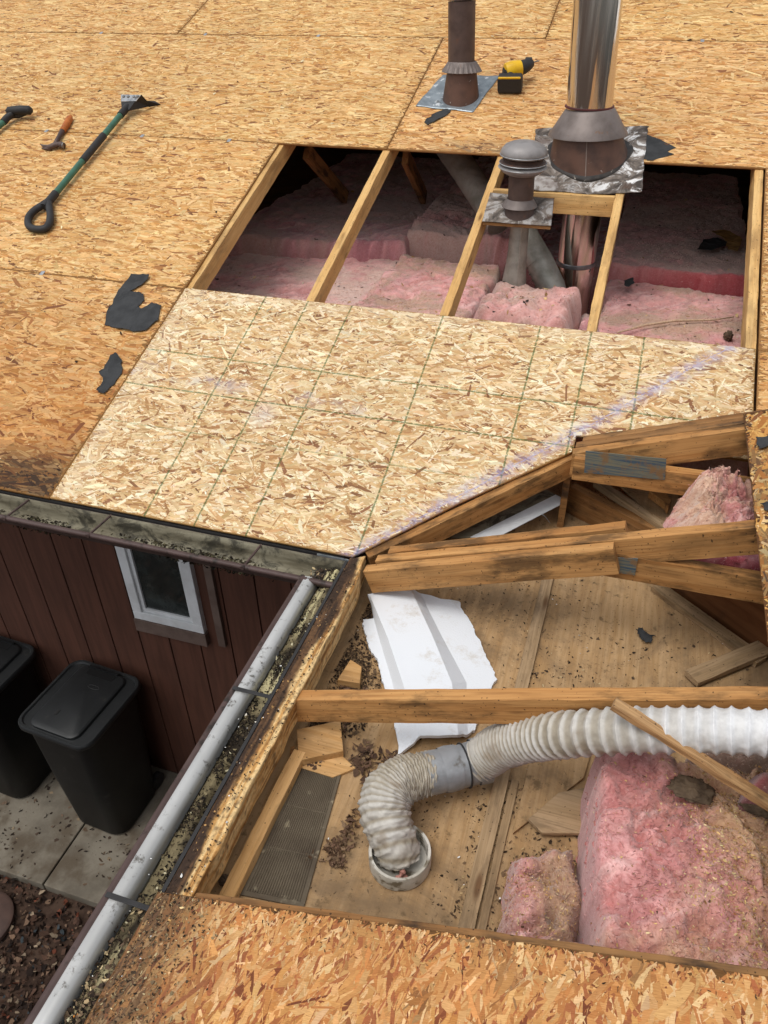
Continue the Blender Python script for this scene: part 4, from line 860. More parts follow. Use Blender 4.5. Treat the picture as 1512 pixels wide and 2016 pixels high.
# main chimney
cy = 2.335
def axx(z): return 0.4185 - (z - 1.02) * .050 if z > 1.02 else .4185 + (1.02 - z) * .09
ch = thing('chimney', 'tall polished steel chimney pipe with brown cone on a tarred plate', 'chimney', (axx(.78), cy, .78))
mb = MB(); mb.tube([(axx(z), cy, z) for z in (1.0, 1.2, 1.6, 2.2, 2.6)], .1075, 64); mb.build('flue_pipe', M['chrome'], ch, auto=60)
mb = MB(); mb.tube([(axx(z) - .0, cy, z) for z in np.linspace(1.55, 1.56, 2)], .109, 64); mb.build('pipe_seam', M['chrome'], ch, auto=50)
mb = MB(); mb.tube([(.452, cy, z) for z in (.80, .6, .2, -.1)], .098, 48); fl = mb.build('lower_flue', M['chrome'], ch, auto=60)
mb = MB(); mb.lathe([(.099, -.012), (.1025, -.008), (.1025, .008), (.099, .012)], (.452, cy, .29), n=48); mb.build('clamp_band', M['steel'], fl, auto=40)
mb = MB(); mb.lathe([(.106, .115), (.112, .112), (.125, .095), (.160, .04), (.186, .004), (.188, -.003), (.184, -.004), (.156, .032), (.110, .09)], (axx(.92), cy, .912), n=64, axis=(-.03, 0, 1)); mb.build('storm_collar', M['collar'], ch, auto=50)
mb = MB(); mb.lathe([(.110, -.004), (.1155, -.001), (.1145, .005), (.108, .006)], (axx(1.02), cy, 1.028), n=64); mb.add([], []); mb.build('sealant_ring', plain_mat('dark_red_sealant', '5e2826', '3e1f1d', .6), ch, auto=50)
mb = MB(); skirt(mb, (axx(.95), .444), cy, .152, .940, .186, .004, rows=12, curve=1.0); mb.build('cone_flashing', M['cone'], ch, auto=60)
mb = MB()
for i in range(10):
    t = i / 9; a = -1.52
    mb.V += []; 
pp = []
for i in range(12):
    t = i / 11; r = .152 + .034 * t + .001; a = -1.50; x_ = (axx(.95) * (1 - t) + .444 * t) + r * math.cos(a); y_ = cy + r * math.sin(a); yb_ = cy + .187 * math.sin(a); z_ = .940 + (yb_ * T + .004 - .940) * t; pp.append((x_, y_, z_))
mb = MB(); mb.tube(pp, .003, 6); mb.build('cone_seam', plain_mat('seam_metal', '8a7a70', '6a5a52', .5), ch)
def zpl(x, y, s, t): return y * T + .005 - .035 * ss(.30, .0, t) * (1 - (2 * s - .9) ** 2 * .6) * 0.6
mb = grid_plate((.215, 2.045), (.722, 2.075), (.700, 2.595), (.145, 2.53), 40, 40, zpl, .003, .008, 5, .014); mb.build('base_plate', M['tar_plate'], ch, True)
mb = MB(); q = [(.444 + (.200 + .014 * math.sin(5 * a)) * math.cos(a), cy + (.200 + .012 * math.sin(4 * a + 1)) * math.sin(a)) for a in np.linspace(0, 2 * math.pi, 40)[:-1]]
mb.slab([(x_, y_, y_ * T + .012) for x_, y_ in q], .02); crumple(mb, .006, 30); mb.build('tar_bead', plain_mat('roof_tar', '2d2a28', '46403b', .6, 0, 30, .35, .5, 50, c3='b9b2a6', s3=30, t3=(.62, .68)), ch, True)
# left vent pipe
lp = thing('vent_pipe', 'thin brown vent pipe with crimped collar on a galvanised plate', 'vent pipe', (-.314, 2.80, .97))
mb = MB(); mb.tube([(-.316, 2.80, 1.04), (-.320, 2.80, 1.2), (-.328, 2.80, 1.425)], .071, 40); mb.build('pipe', M['rust_brown'], lp, auto=60)
mb = MB(); mb.tube([(-.328, 2.80, 1.43), (-.331, 2.80, 1.55), (-.336, 2.80, 1.9)], .0735, 40); mb.build('upper_pipe', M['rust_brown'], lp, auto=60)
mb = MB(); prof = []
n = 72; V = []
for i, (r, z) in enumerate([(.073, .048), (.078, .044), (.092, .02), (.105, .0), (.103, -.002), (.080, .03)]):
    for k2 in range(n):
        a = 2 * math.pi * k2 / n; rr = r + (.004 * (1 if k2 % 3 == 0 else -.5) if i in (2, 3, 4) else 0); V.append((-.314 + rr * math.cos(a), 2.80 + rr * math.sin(a), 1.108 + z))
mb.add(V, [(i * n + k2, i * n + (k2 + 1) % n, (i + 1) * n + (k2 + 1) % n, (i + 1) * n + k2) for i in range(5) for k2 in range(n)]); mb.build('crimped_collar', M['collar'], lp)
mb = MB(); skirt(mb, (-.314, -.314), 2.80, .077, 1.125, .099, .006, curve=1.0); mb.build('cone_flashing', M['cone'], lp, auto=60)
mb = grid_plate((-.545, 2.70), (-.213, 2.662), (-.146, 3.03), (-.475, 3.025), 24, 26, lambda x, y, s, t: y * T + .004, .003, .010, 15, .008); mb.build('base_plate', M['galv'], lp, True)
# small capped vent
sv = thing('roof_vent', 'small brown capped vent on a tarred square plate inside the opening', 'vent pipe', (.2, 1.87, .65)); vx, vy = .197, 1.86
mb = MB(); mb.lathe([(.0, .050), (.03, .0495), (.06, .045), (.085, .034), (.099, .018), (.104, .004), (.104, -.006), (.098, -.012), (.095, -.013), (.0, -.014)], (vx, vy, .905), n=56, axis=(.02, -.03, 1)); cp = mb.build('cap', M['cap'], sv, auto=45)
ra_ = Vector((.02, -.03, 1)).normalized(); ru_ = ra_.orthogonal().normalized(); rv_ = ra_.cross(ru_)
for rz_, rr_ in ((-.004, .1045), (-.038, .1055), (-.056, .1075)):
    mb = MB(); mb.tube([Vector((vx, vy, .905)) + ra_ * rz_ + (ru_ * math.cos(q_) + rv_ * math.sin(q_)) * rr_ for q_ in np.linspace(0, 2 * math.pi, 57)], .0022, 6, caps=False); mb.build('rim', M['zinc'], cp, True)
mb = MB(); mb.lathe([(.096, .0), (.090, -.004), (.088, -.014), (.103, -.019), (.105, -.024), (.090, -.027), (.080, -.03)], (vx, vy, .890), n=56, axis=(.02, -.03, 1)); mb.build('cap_band', M['rust_brown'], cp, auto=45)
mb = MB(); mb.lathe([(.072, .012), (.098, .008), (.107, .002), (.107, -.003), (.090, -.02), (.072, -.03), (.060, -.034), (.060, .012)], (vx, vy, .850), n=56, axis=(.02, -.03, 1)); mb.build('cap_skirt', M['cap'], cp, auto=45)
mb = MB(); mb.tube([(vx, vy, .905), (vx, vy, .80), (vx + .004, vy, .64)], .058, 40); mb.build('pipe', M['rust_brown'], sv, auto=60)
mb = MB(); mb.lathe([(.059, .03), (.066, .022), (.082, -.004), (.080, -.006), (.062, .012)], (vx, vy, .684), n=48); mb.build('storm_collar', M['collar'], sv, auto=45)
mb = MB(); skirt(mb, (vx, vx + .004), vy, .062, .69, .072, -.012); mb.build('sleeve', M['rust_brown'], sv, auto=60)
mb = grid_plate((.045, 1.772), (.362, 1.775), (.338, 1.968), (.034, 1.985), 20, 16, lambda x, y, s, t: y * T + .006, .003, .004, 25, .004); mb.build('base_plate', M['tar_plate'], sv, True)
mb = MB(); mb.slab([(.047, 1.777, 1.777 * T - .001), (.358, 1.779, 1.779 * T - .001), (.340, 1.99, 1.99 * T - .001), (.034, 1.99, 1.99 * T - .001)], .013); mb.build('board_remnant', M['joist_dark'], sv)
mb = MB(); mb.tube([(.205, 1.87, .60), (.205, 1.87, .47), (.203, 1.87, .40), (.200, 1.875, .30), (.196, 1.88, .12)], [.044, .046, .050, .060, .068], 32); crumple(mb, .004, 22, 3); mb.tube([(.222, 1.826, .60), (.222, 1.826, .12)], .006, 6); mb.build('lower_pipe', M['duct_metal'], sv, auto=50)
# grey ducts in the attic
mb = MB(); mb.tube([(.14, 2.25, .52), (.20, 2.22, .42), (.285, 2.17, .32), (.36, 2.12, .22), (.40, 2.10, .12)], [.055, .066, .07, .07, .07], 32)
for i in range(5): mb.tube([(.27 + .02 * i, 2.178 - .011 * i, .335 - .028 * i), (.274 + .02 * i, 2.176 - .011 * i, .330 - .028 * i)], .0725, 32)
tag(mb.build('duct_elbow', M['duct_metal'], None, auto=50), 'dull grey duct elbow slanting behind the small capped vent', 'duct')
mb = MB(); mb.tube([Vector(PY(880, 285, 2.95)), Vector(PY(915, 335, 2.8)), Vector(PY(945, 380, 2.65)), Vector(PY(985, 440, 2.5))], .078, 32); tag(mb.build('duct_pipe', M['duct_metal'], None, auto=50), 'dim grey duct running up in the dark attic left of the small vent', 'duct')

# ------------------------------------------------------------------ white ducting hose with its tape and collar
def catmull(P, n):
    P = [np.array(p, float) for p in P]; P = [2 * P[0] - P[1]] + P + [2 * P[-1] - P[-2]]; out = []
    for i in range(1, len(P) - 2):
        for k2 in range(n):
            t = k2 / n; a, b, c, d = P[i - 1], P[i], P[i + 1], P[i + 2]
            out.append(.5 * ((2 * b) + (-a + c) * t + (2 * a - 5 * b + 4 * c - d) * t * t + (-a + 3 * b - 3 * c + d) * t ** 3))
    out.append(P[-2]); return np.array(out)
def hose_mesh(ctrl, name, parent, pitch, depth, sharp, shear=0.0, seed=0, wrinkle=0.0, cfun=None, n=48):
    """ctrl rows: x, y, z, radius"""
    C4 = catmull(ctrl, 60); seg = np.r_[0, np.cumsum(np.linalg.norm(np.diff(C4[:, :3], axis=0), axis=1))]; L = seg[-1]
    m = int(L / .0022); s = np.linspace(0, L, m); Q = np.stack([np.interp(s, seg, C4[:, k2]) for k2 in range(4)], 1)
    tg = np.gradient(Q[:, :3], axis=0); tg /= np.linalg.norm(tg, axis=1)[:, None]
    pit = pitch if callable(pitch) else (lambda q: pitch + 0 * q)
    ph = np.cumsum(np.gradient(s) / pit(s)); V = []; Cc = []
    up = np.array([0, 0, 1.0]); th = np.arange(n) * 2 * math.pi / n
    for i in range(m):
        u = np.cross(tg[i], up); 
        if np.linalg.norm(u) < .15 or i > 0 and np.linalg.norm(u) < .5: u = lastu - tg[i] * (lastu @ tg[i])
        u /= np.linalg.norm(u); lastu = u; v = np.cross(u, tg[i])
        f = (ph[i] + shear * np.sin(th + 1.0)) % 1.0; rib = np.abs(2 * f - 1) ** sharp
        r = Q[i, 3] * (1 + depth * (rib - .5))
        p0 = Q[i, :3] + np.outer(np.cos(th), u) + np.outer(np.sin(th), v)
        if wrinkle: r = r + wrinkle * (fbm(np.c_[s[i] * np.ones(n) * 2.0, np.cos(th) * .12 + .05 * s[i], np.sin(th) * .12], 60, 3, seed) - .5) * Q[i, 3]
        V.append(Q[i, :3] + r[:, None] * (np.outer(np.cos(th), u) + np.outer(np.sin(th), v)))
        Cc.append(cfun(s[i] / L, rib, th, V[-1]))
    V = np.concatenate(V); Cc = np.concatenate(Cc)
    Fs = [(i * n + k2, (i + 1) * n + k2, (i + 1) * n + (k2 + 1) % n, i * n + (k2 + 1) % n) for i in range(m - 1) for k2 in range(n)]
    return mk(name, V, Fs, M['hose'], parent, np.clip(Cc, 0, .95), True)
def hcol(clean):
    def f(t, rib, th, V):
        base = mixc(np.tile(S('e2e3e4'), (len(th), 1)), S('a0957f'), np.clip((1 - clean(t)) * (.55 + .5 * (fbm(V, 14, 3, 4) - .3)), 0, .85))
        base = mixc(base, S('8a7d66'), np.clip(ss(.45, .0, rib) * (.15 + .6 * (1 - clean(t))), 0, .8))
        return mixc(base, S('7a6448'), ss(.62, .75, fbm(V, 26, 3, 6)) * .5 * (1 - .6 * clean(t)))
    return f
hz = thing('duct_hose', 'dirty white ribbed duct hose with silver tape ending in a round collar', 'duct', (.45, -.90, FZ))
big = [(1.50, -.69, .40, .046), (1.30, -.69, .38, .046), (1.157, -.692, .358, .047), (1.066, -.692, .332, .048), (.921, -.694, .280, .0495), (.799, -.680, .205, .051), (.721, -.648, .122, .053), (.668, -.632, .066, .0545), (.628, -.628, .020, .0555), (.602, -.630, -.020, .0555), (.575, -.640, -.046, .054)]
hose_mesh(big, 'ribbed_hose', hz, lambda s: .031 + (.011 - .031) * ss(.66, 1.0, s),   .15, 2.6, 0.08, 1, .09, hcol(lambda t: 1 - ss(.25, .75, t)))
mb = MB(); tp = [(.590, -.624, -.049), (.560, -.646, -.05), (.520, -.673, -.05), (.480, -.698, -.048), (.462, -.709, -.048)]
mb.tube(tp, [.056, .0545, .053, .0545, .0535], 40, caps=False); crumple(mb, .004, 40, 3); mb.build('tape_wrap', M['tape'], hz, auto=50)
mb = MB(); mb.tube([(.600, -.620, -.046), (.572, -.638, -.048)], [.0605, .0585], 40, caps=False); crumple(mb, .004, 30, 9); mb.build('tape_wrap', M['tape'], hz, auto=50)
mb = MB(); mb.tube([(.535, -.663, -.05), (.512, -.678, -.049), (.498, -.687, -.049)], [.0555, .0575, .0550], 40, caps=False); crumple(mb, .007, 34, 12); mb.build('tape_wrap', M['tape'], hz, auto=50)
mb = MB(); mb.tube([(.552, -.652, -.05), (.549, -.654, -.05)], [.0585, .0585], 40); mb.build('clamp_wire', M['rubber'], hz)
elb = [(.478, -.699, -.048, .053), (.452, -.716, -.045, .054), (.425, -.738, -.040, .057), (.400, -.770, -.036, .060), (.388, -.806, -.038, .062), (.396, -.842, -.050, .060), (.418, -.872, -.068, .057), (.440, -.893, -.090, .053), (.452, -.905, -.118, .051)]
hose_mesh(elb, 'elbow_hose', hz, lambda s: .008 + .017 * ss(.14, .24, s), .075, 1.4, 0.5, 2, .34, hcol(lambda t: -.25 + .35 * ss(.3, .6, t) - .2 * ss(.7, .9, t)))
mb = MB(); mb.lathe([(.070, .0), (.0755, .004), (.0755, .046), (.074, .050), (.068, .050), (.0665, .046), (.066, .006), (.04, .004), (.0, .004)], (.452, -.903, FZ + .001), n=56); mb.build('collar', M['pvc'], hz, auto=45)
mb = MB(); pts = [(.470 + .010 * math.cos(a * 2.1) * (1 - .3 * a), -.952 + .008 * math.sin(a * 3), FZ + .012 + .01 * a) for a in np.linspace(0, 3, 14)]; mb.tube(pts, [.006 + .003 * math.sin(i * 1.3) for i in range(14)], 7, S('c08a7c')); mb.build('wool_tuft', M['attr'], hz, True)
# chip board stick resting on the hose
a, b = Vector(PZ(1211, 1381, .375)), Vector(PZ(1535, 1590, .255)); beam('wood_stick', a, b, .027, .013, M['chipstick'], 'splintered strip of strand board lying across the white hose', 'wood strip', seed=64, rough=.0012)

# ------------------------------------------------------------------ foam, trim metal, planks, blocks
def foam():
    t = thing('foam_baffle', 'white foam vent baffle with folded channel lying under the lone rafter', 'insulation', (.3, -.2, FZ))
    A = lambda x, y, z: Vector(PZ(660 + x / 4.447, 1130 + y / 4.447, z))
    ys = np.linspace(0, 1, 90); V = []; cols = 12
    def lerp(p, q, t): return (p[0] + (q[0] - p[0]) * t, p[1] + (q[1] - p[1]) * t)
    # rails in zoom pixels: outer left, channel left foot, channel left top, channel right top, channel right foot, outer right ; each start -> end (end passes below the rafter)
    rails = [([(240, 400), (330, 700), (430, 950), (560, 1570)], .0), ([(335, 380), (400, 620), (500, 950), (600, 1545)], .004), ([(300, 178), (460, 560), (590, 950), (735, 1430)], .044), ([(640, 86), (850, 540), (1020, 950), (1080, 1400)], .044), ([(745, 170), (930, 540), (1150, 950), (1160, 1385)], .004), ([(1095, 240), (1290, 640), (1400, 930), (1218, 1355)], .0)]
    rows = []
    for yv in ys:
        row = []
        for pts, z in rails:
            q = yv * (len(pts) - 1); i = min(int(q), len(pts) - 2); x, y = lerp(pts[i], pts[i + 1], q - i); dip = -.018 * ss(.66, .85, yv) * (z > .01) - .0
            row.append(A(x, y, FZ + .014 + z + dip))
        r2 = []
        for i in range(5):
            for k2 in range(4): r2.append(row[i].lerp(row[i + 1], k2 / 4))
        r2.append(row[5]); rows.append(r2)
    w = len(rows[0]); V = []
    rj = np.random.default_rng(8)
    for j, r in enumerate(rows):
        for i, p in enumerate(r):
            e = 1 if i in (0, w - 1) or j in (0, len(rows) - 1) else 0; q_ = np.array([[p.x, p.y, 0.0]]); d = (((fbm(q_, 16, 4, 91)[0] - .5) * .026 + (fbm(q_, 90, 2, 93)[0] - .5) * .010) * e, ((fbm(q_, 16, 4, 92)[0] - .5) * .026 + (fbm(q_, 90, 2, 94)[0] - .5) * .010) * e); V.append((p.x + d[0], p.y + d[1], p.z))
    n = len(V); V += [(x, y, z - .011) for x, y, z in V]; H = len(rows); Fs = []
    for j in range(H - 1):
        for i in range(w - 1): a = j * w + i; Fs += [(a, a + w, a + w + 1, a + 1), (n + a, n + a + 1, n + a + w + 1, n + a + w)]
    for i in range(w - 1): Fs += [(i, i + 1, n + i + 1, n + i)]; a = (H - 1) * w + i; Fs += [(a, n + a, n + a + 1, a + 1)]
    for j in range(H - 1): a = j * w; Fs += [(a, n + a, n + a + w, a + w)]; a += w - 1; Fs += [(a, a + w, n + a + w, n + a)]
    mk('channel_sheet', V, Fs, M['foam'], t)
    return t
foam()
# white metal trim in the valley
mb = MB(); P1, P2, P3, P4 = PZ(840, 1062, -.06), PZ(1062, 955, -.03), PZ(1094, 974, -.03), PZ(925, 1058, -.05)
Q3, Q4 = PZ(1117, 986, -.035), PZ(975, 1060, -.055)
mb.add([P1, P2, P3, P4], [(0, 1, 2, 3)]); mb.add([v - np.array([0, 0, .002]) for v in (P1, P2, P3, P4)], [(3, 2, 1, 0)])
tr = thing('metal_trim', 'bent white metal trim lying under the valley rafter', 'metal trim', P4); mb.build('dirty_face', M['gutter_moss'], tr)
mb = MB(); L4, L3 = P4 + np.array([0, 0, .001]), P3 + np.array([0, 0, .001]); mb.add([L4, L3, Q3, Q4], [(0, 1, 2, 3)]); mb.add([v - np.array([0, 0, .002]) for v in (L4, L3, Q3, Q4)], [(3, 2, 1, 0)]); mb.build('clean_face', M['vinyl'], tr)
mb = MB(); pts = [Vector(PZ(x_, y_, z_)) for x_, y_, z_ in [(1040, 1012, -.07), (1058, 1010, -.05), (1072, 1016, -.05), (1083, 1030, -.08)]]; mb.tube([Vector(p_) for p_ in catmull(pts, 6)], .0016, 6); tag(mb.build('wire', M['steel'], None, True), 'thin curled wire beside the white metal trim', 'wire')
# nailers and planks on the porch ceiling
beam('nailer_strip', (.648, .42, FZ + .016), (.640, -.57, FZ + .016), .038, .015, M['dusty'], 'dusty nailing strip crossing the porch ceiling beyond the lone rafter', 'wood strip', seed=65)
beam('nailer_strip', (.645, -.575, FZ + .018), (.640, -1.18, FZ + .018), .036, .017, M['dusty'], 'grey nailing strip under the white hose beside the collar', 'wood strip', seed=66)
beam('nailer_strip', (.680, -.60, FZ + .010), (.672, -1.19, FZ + .010), .020, .009, M['dusty'], 'narrow grey strip beside the nailing strip under the white hose', 'wood strip', seed=67)
def plank(px, z, th, mat, label, seed=0, cat='board'):
    mb = MB(); mb.slab([PZ(x_, y_, z) for x_, y_ in px], th); return tag(mb.build('loose_board', M[mat], bevel=.0015), label, cat)
plank([(1042, 1500), (1165, 1478), (1150, 1530), (1010, 1640)], FZ + .012, .010, 'ply', 'brown triangular board offcut beside the large torn batt')
plank([(1040, 1612), (1100, 1560), (1150, 1550), (1160, 1640), (1068, 1640)], FZ + .026, .012, 'dusty', 'dusty board piece half under the small insulation clump')
plank([(584, 1436), (670, 1418), (676, 1478), (588, 1497)], FZ + .034, .033, 'stub', 'pale square wood block beside the eave board under the lone rafter', cat='wood block')
plank([(590, 1510), (668, 1482), (700, 1512), (655, 1530)], FZ + .010, .009, 'stub', 'thin pale wood wedge under the square wood block', cat='wood block')
plank([(664, 1338), (690, 1298), (712, 1312), (708, 1345)], FZ + .035, .034, 'stub', 'small broken wood block behind the lone rafter left of the foam', cat='wood block')
mb = MB(); mb.slab([PZ(x_, y_, FZ + .02) for x_, y_ in [(572, 1470), (580, 1468), (577, 1510), (573, 1550), (566, 1548)]], .008); tag(mb.build('bark_strip', M['joist_dark']), 'brown splinter of bark beside the eave board', 'wood strip')
beam('loose_board', Vector(PZ(1292, 1150, FZ + .02)), Vector(PZ(1500, 1300, FZ + .02)), .05, .018, M['dusty'], 'plank set diagonally on the porch ceiling below the blue inked joist', 'board', seed=68)
beam('loose_board', Vector(PZ(1362, 1332, FZ + .03)), Vector(PZ(1530, 1262, FZ + .03)), .055, .018, M['dusty'], 'grey plank lying behind the lone rafter at the right edge', 'board', seed=69)
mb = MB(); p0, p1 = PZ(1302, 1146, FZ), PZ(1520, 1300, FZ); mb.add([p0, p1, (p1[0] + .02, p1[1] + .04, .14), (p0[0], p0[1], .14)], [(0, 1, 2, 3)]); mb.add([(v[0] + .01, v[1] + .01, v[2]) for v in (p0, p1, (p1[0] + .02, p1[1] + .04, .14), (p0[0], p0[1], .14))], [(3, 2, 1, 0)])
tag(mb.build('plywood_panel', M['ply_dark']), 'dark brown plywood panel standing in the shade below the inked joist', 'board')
# the back corner under the upper rafter
pa, pb = PZ(1128, 955, -.02), PZ(1300, 1042, -.02)
beam('diagonal_brace', pa, pb, .036, .12, M['joist_dark'], 'dark diagonal brace below the inked joist in the back corner', 'brace', seed=70)
beam('diagonal_brace', PZ(1175, 944, .0), PZ(1318, 1040, .0), .030, .03, M['dusty'], 'dusty lath on top of the diagonal brace in the back corner', 'wood strip', seed=71)
mb = MB(); mb.slab([PZ(1200, 935, .0), PZ(1335, 945, .0), PZ(1335, 1050, .0), PZ(1318, 1046, .0)], .01); tag(mb.build('plywood_panel', M['ply']), 'tan plywood ledge behind the diagonal brace, strewn with dust', 'board')
plank([(1278, 966), (1296, 948), (1322, 985), (1316, 1000), (1310, 990)], .035, .03, 'joist', 'small orange block in front of the dusty insulation lump', cat='wood block')
mb = MB(); mb.box((.636, .556, FZ), (.66, .60, .10)); tag(mb.build('post_stub', M['joist_dark']), 'short dark post under the end of the valley rafter', 'post')
# dark soffit vent
vt = thing('soffit_vent', 'dark ribbed soffit vent panel lying inside the eave board', 'vent', (.18, -.9, FZ))
c = [PZ(590, 1502, FZ + .006), PZ(672, 1522, FZ + .006), PZ(598, 1786, FZ + .006), PZ(468, 1760, FZ + .006)]
mb = MB(); mb.slab(c, .005); mb.build('vent_frame', M['vent'], vt)
mb = MB(); nr = 22
for (ta, tb) in ((.03, .335), (.345, .655), (.665, .97)):
    for i in range(nr):
        s0 = .10 + .84 * i / nr; s1 = s0 + .84 / nr * .55
        P = lambda s_, t_: Vector((c[0] * (1 - s_) + c[1] * s_) * (1 - t_) + (c[3] * (1 - s_) + c[2] * s_) * t_)
        a0, a1, b1, b0 = P(s0, ta), P(s1, ta), P(s1, tb), P(s0, tb); h = Vector((0, 0, .0026))
        mb.add([a0, a1 + h, b1 + h, b0, a1, b1], [(0, 1, 2, 3), (1, 4, 5, 2), (0, 4, 1), (3, 2, 5)])
mb.build('louvres', M['vent'], vt)

# ------------------------------------------------------------------ tar paper scraps
def felt(px, plane, label, th=.002, crump=.009, seed=0):
    pts = [plane(x_, y_) for x_, y_ in px]; c0 = sum(pts) / len(pts); rings = 5; V = []; n0 = []
    # refine the outline and tear its edge
    fine = []
    for a, b in zip(pts, pts[1:] + pts[:1]):
        for t in (0, .25, .5, .75): fine.append(a + (b - a) * t)
    rj = np.random.default_rng(seed); n = len(fine)
    fine = [p + rj.normal(0, 1, 3) * np.array([.0025, .0025, 0]) for p in fine]
    import bmesh
    bm = bmesh.new(); vs = [bm.verts.new(Vector(p)) for p in fine]; f = bm.faces.new(vs); bmesh.ops.triangulate(bm, faces=[f])
    bmesh.ops.subdivide_edges(bm, edges=bm.edges[:], cuts=3, use_grid_fill=True)
    for v in bm.verts:
        q = np.array([v.co]); bd = any(e_.is_boundary for e_ in v.link_edges); v.co.z += crump * fbm(q, 14, 3, seed)[0] * (1.3 if bd else .8) + crump * .8 * (1 - abs(2 * fbm(q, 8, 2, seed + 3)[0] - 1)) ** 8 + .0005
    me = bpy.data.meshes.new('tar_paper'); bm.normal_update()
    if sum(f_.normal.z for f_ in bm.faces) < 0: bmesh.ops.reverse_faces(bm, faces=bm.faces[:])
    bm.to_mesh(me); bm.free(); me.materials.append(M['felt']); o = bpy.data.objects.new('tar_paper', me); link(o)
    s = o.modifiers.new('thick', 'SOLIDIFY'); s.thickness = th; s.offset = 1
    return tag(o, label, 'tar paper')
felt([(258, 543), (295, 546), (292, 556), (258, 576), (283, 583), (285, 594), (273, 606), (279, 611), (300, 598), (317, 605), (312, 633), (288, 654), (262, 656), (232, 650), (207, 643), (214, 608), (235, 575)], PM, 'large torn black tar paper scrap on the weathered board left of the new board', seed=1)
felt([(216, 706), (229, 698), (242, 714), (240, 738), (221, 764), (204, 779), (191, 773), (204, 752), (196, 735), (205, 728)], PM, 'smaller torn black tar paper scrap nearer the gutter', seed=2)
felt([(834, 243), (850, 228), (880, 217), (890, 222), (868, 236), (842, 249)], PM, 'narrow black tar paper tongue under the galvanised plate', seed=3)
felt([(1222, 252), (1262, 262), (1300, 276), (1330, 292), (1312, 300), (1326, 305), (1285, 318), (1268, 315), (1262, 288), (1235, 275)], PM, 'black tar smear beside the tarred chimney plate', crump=.002, seed=4)
felt([(1372, 494), (1384, 476), (1412, 470), (1432, 478), (1428, 487), (1400, 495)], lambda x_, y_: PZ(x_, y_, .245), 'black tar paper scrap on the rear right insulation batt', seed=5)
felt([(1400, 458), (1428, 456), (1462, 474), (1452, 497), (1432, 494), (1424, 474)], lambda x_, y_: PZ(x_, y_, .238), 'tan paper facing scrap beside the tar paper on the right batt', seed=6).data.materials[0] = plain_mat('tan_paper', 'b8935c', '8e6c40', .8, 0, 20, .2, .4, 50)
felt([(1228, 556), (1246, 549), (1249, 560), (1238, 567), (1230, 565)], lambda x_, y_: PZ(x_, y_, .19), 'small black scrap on the torn red edge of the right batt', seed=7)
felt([(1253, 1242), (1262, 1240), (1272, 1249), (1287, 1254), (1283, 1267), (1270, 1267), (1257, 1258)], lambda x_, y_: PZ(x_, y_, FZ + .004), 'small black tar paper flake alone on the porch ceiling', seed=8)
felt([(1487, 868), (1512, 864), (1530, 866), (1530, 885), (1512, 882), (1490, 891)], lambda x_, y_: PW(x_, y_, .002), 'upper black tar paper patch on the strip at the right edge', seed=9)
felt([(1497, 996), (1530, 986), (1530, 1010), (1505, 1008)], lambda x_, y_: PW(x_, y_, .002), 'lower black tar paper patch on the strip at the right edge', seed=10)
def clod(cx, cyy, cz, rx, ry, rz, label, seed):
    V = []; n = 60; m = 30
    for j in range(m + 1):
        for i in range(n):
            th, ph = 2 * math.pi * i / n, math.pi * j / m; d = np.array([math.sin(ph) * math.cos(th), math.sin(ph) * math.sin(th), math.cos(ph)])
            r = 1 + 1.1 * (fbm((d * 1.3 + seed)[None], 3.0, 5, seed, .65)[0] - .5); V.append((cx + d[0] * rx * r, cyy + d[1] * ry * r, cz + d[2] * rz * r))
    Fs = [(j * n + i, (j + 1) * n + i, (j + 1) * n + (i + 1) % n, j * n + (i + 1) % n) for j in range(m) for i in range(n)]
    V = np.array(V); C = mixc(np.tile(S('40342a'), (len(V), 1)), S('7d6a55'), fbm(V, 60, 3, seed)); return tag(mk('debris_clod', V, Fs, M['attr'], None, C, True), label, 'debris')
q = PZ(1365, 1552, .16); clod(q[0], q[1], .155, .045, .03, .010, 'dark flat clod of debris on the large torn batt', 3)
q = PZ(1500, 1588, .16); clod(q[0], q[1], .155, .04, .02, .010, 'dark clod of debris on the batt below the wood stick', 5)
q = PZ(443, 1738, FZ); clod(q[0], q[1], FZ + .012, .013, .013, .012, 'round dark lump at the foot of the eave board', 7)
q = PZ(1432, 668, .15); clod(q[0], q[1], .165, .02, .02, .025, 'grey lump on the right batt at the edge of the new board', 9)

# ------------------------------------------------------------------ tools on the roof
def on(px, py, o): return Vector(PM(px, py, o))
sh = thing('shovel', 'long green roofing shovel with black handle lying left of the opening', 'shovel', PM(150, 330))
a, b = on(100, 392, .032), on(246, 216, .045); ax = (b - a)
def seg(n, f0, f1, r, mat): 
    mb = MB(); mb.tube([a + ax * f0, a + ax * (f0 * .5 + f1 * .5), a + ax * f1], r, 20); return mb.build(n, M[mat], sh, auto=50)
seg('shaft', .0, 1.02, .0165, 'green'); seg('grip', .40, .69, .0195, 'rubber'); seg('socket', .93, 1.04, .020, 'rubber'); seg('handle_socket', -.08, .06, .020, 'rubber')
mb = MB(); loop = [on(x_, y_, o_) for x_, y_, o_ in [(96, 396, .03), (84, 404, .03), (66, 416, .028), (56, 430, .025), (57, 445, .024), (70, 451, .024), (88, 450, .024), (97, 440, .026), (99, 424, .03), (97, 408, .03), (96, 396, .03)]]
mb.tube([Vector(p_) for p_ in catmull([p_ for p_ in loop], 5)], .0185, 14); mb.build('d_handle', M['rubber'], sh, True)
def sheet(mb, P, th=.003, nrm=(0, -.3, 1)):
    d = Vector(nrm).normalized() * th; P = [Vector(p) for p in P]; n = len(P); V = P + [p - d for p in P]
    return mb.add(V, [tuple(range(n)), tuple(range(2 * n - 1, n - 1, -1))] + [(i, i + n, (i + 1) % n + n, (i + 1) % n) for i in range(n)])
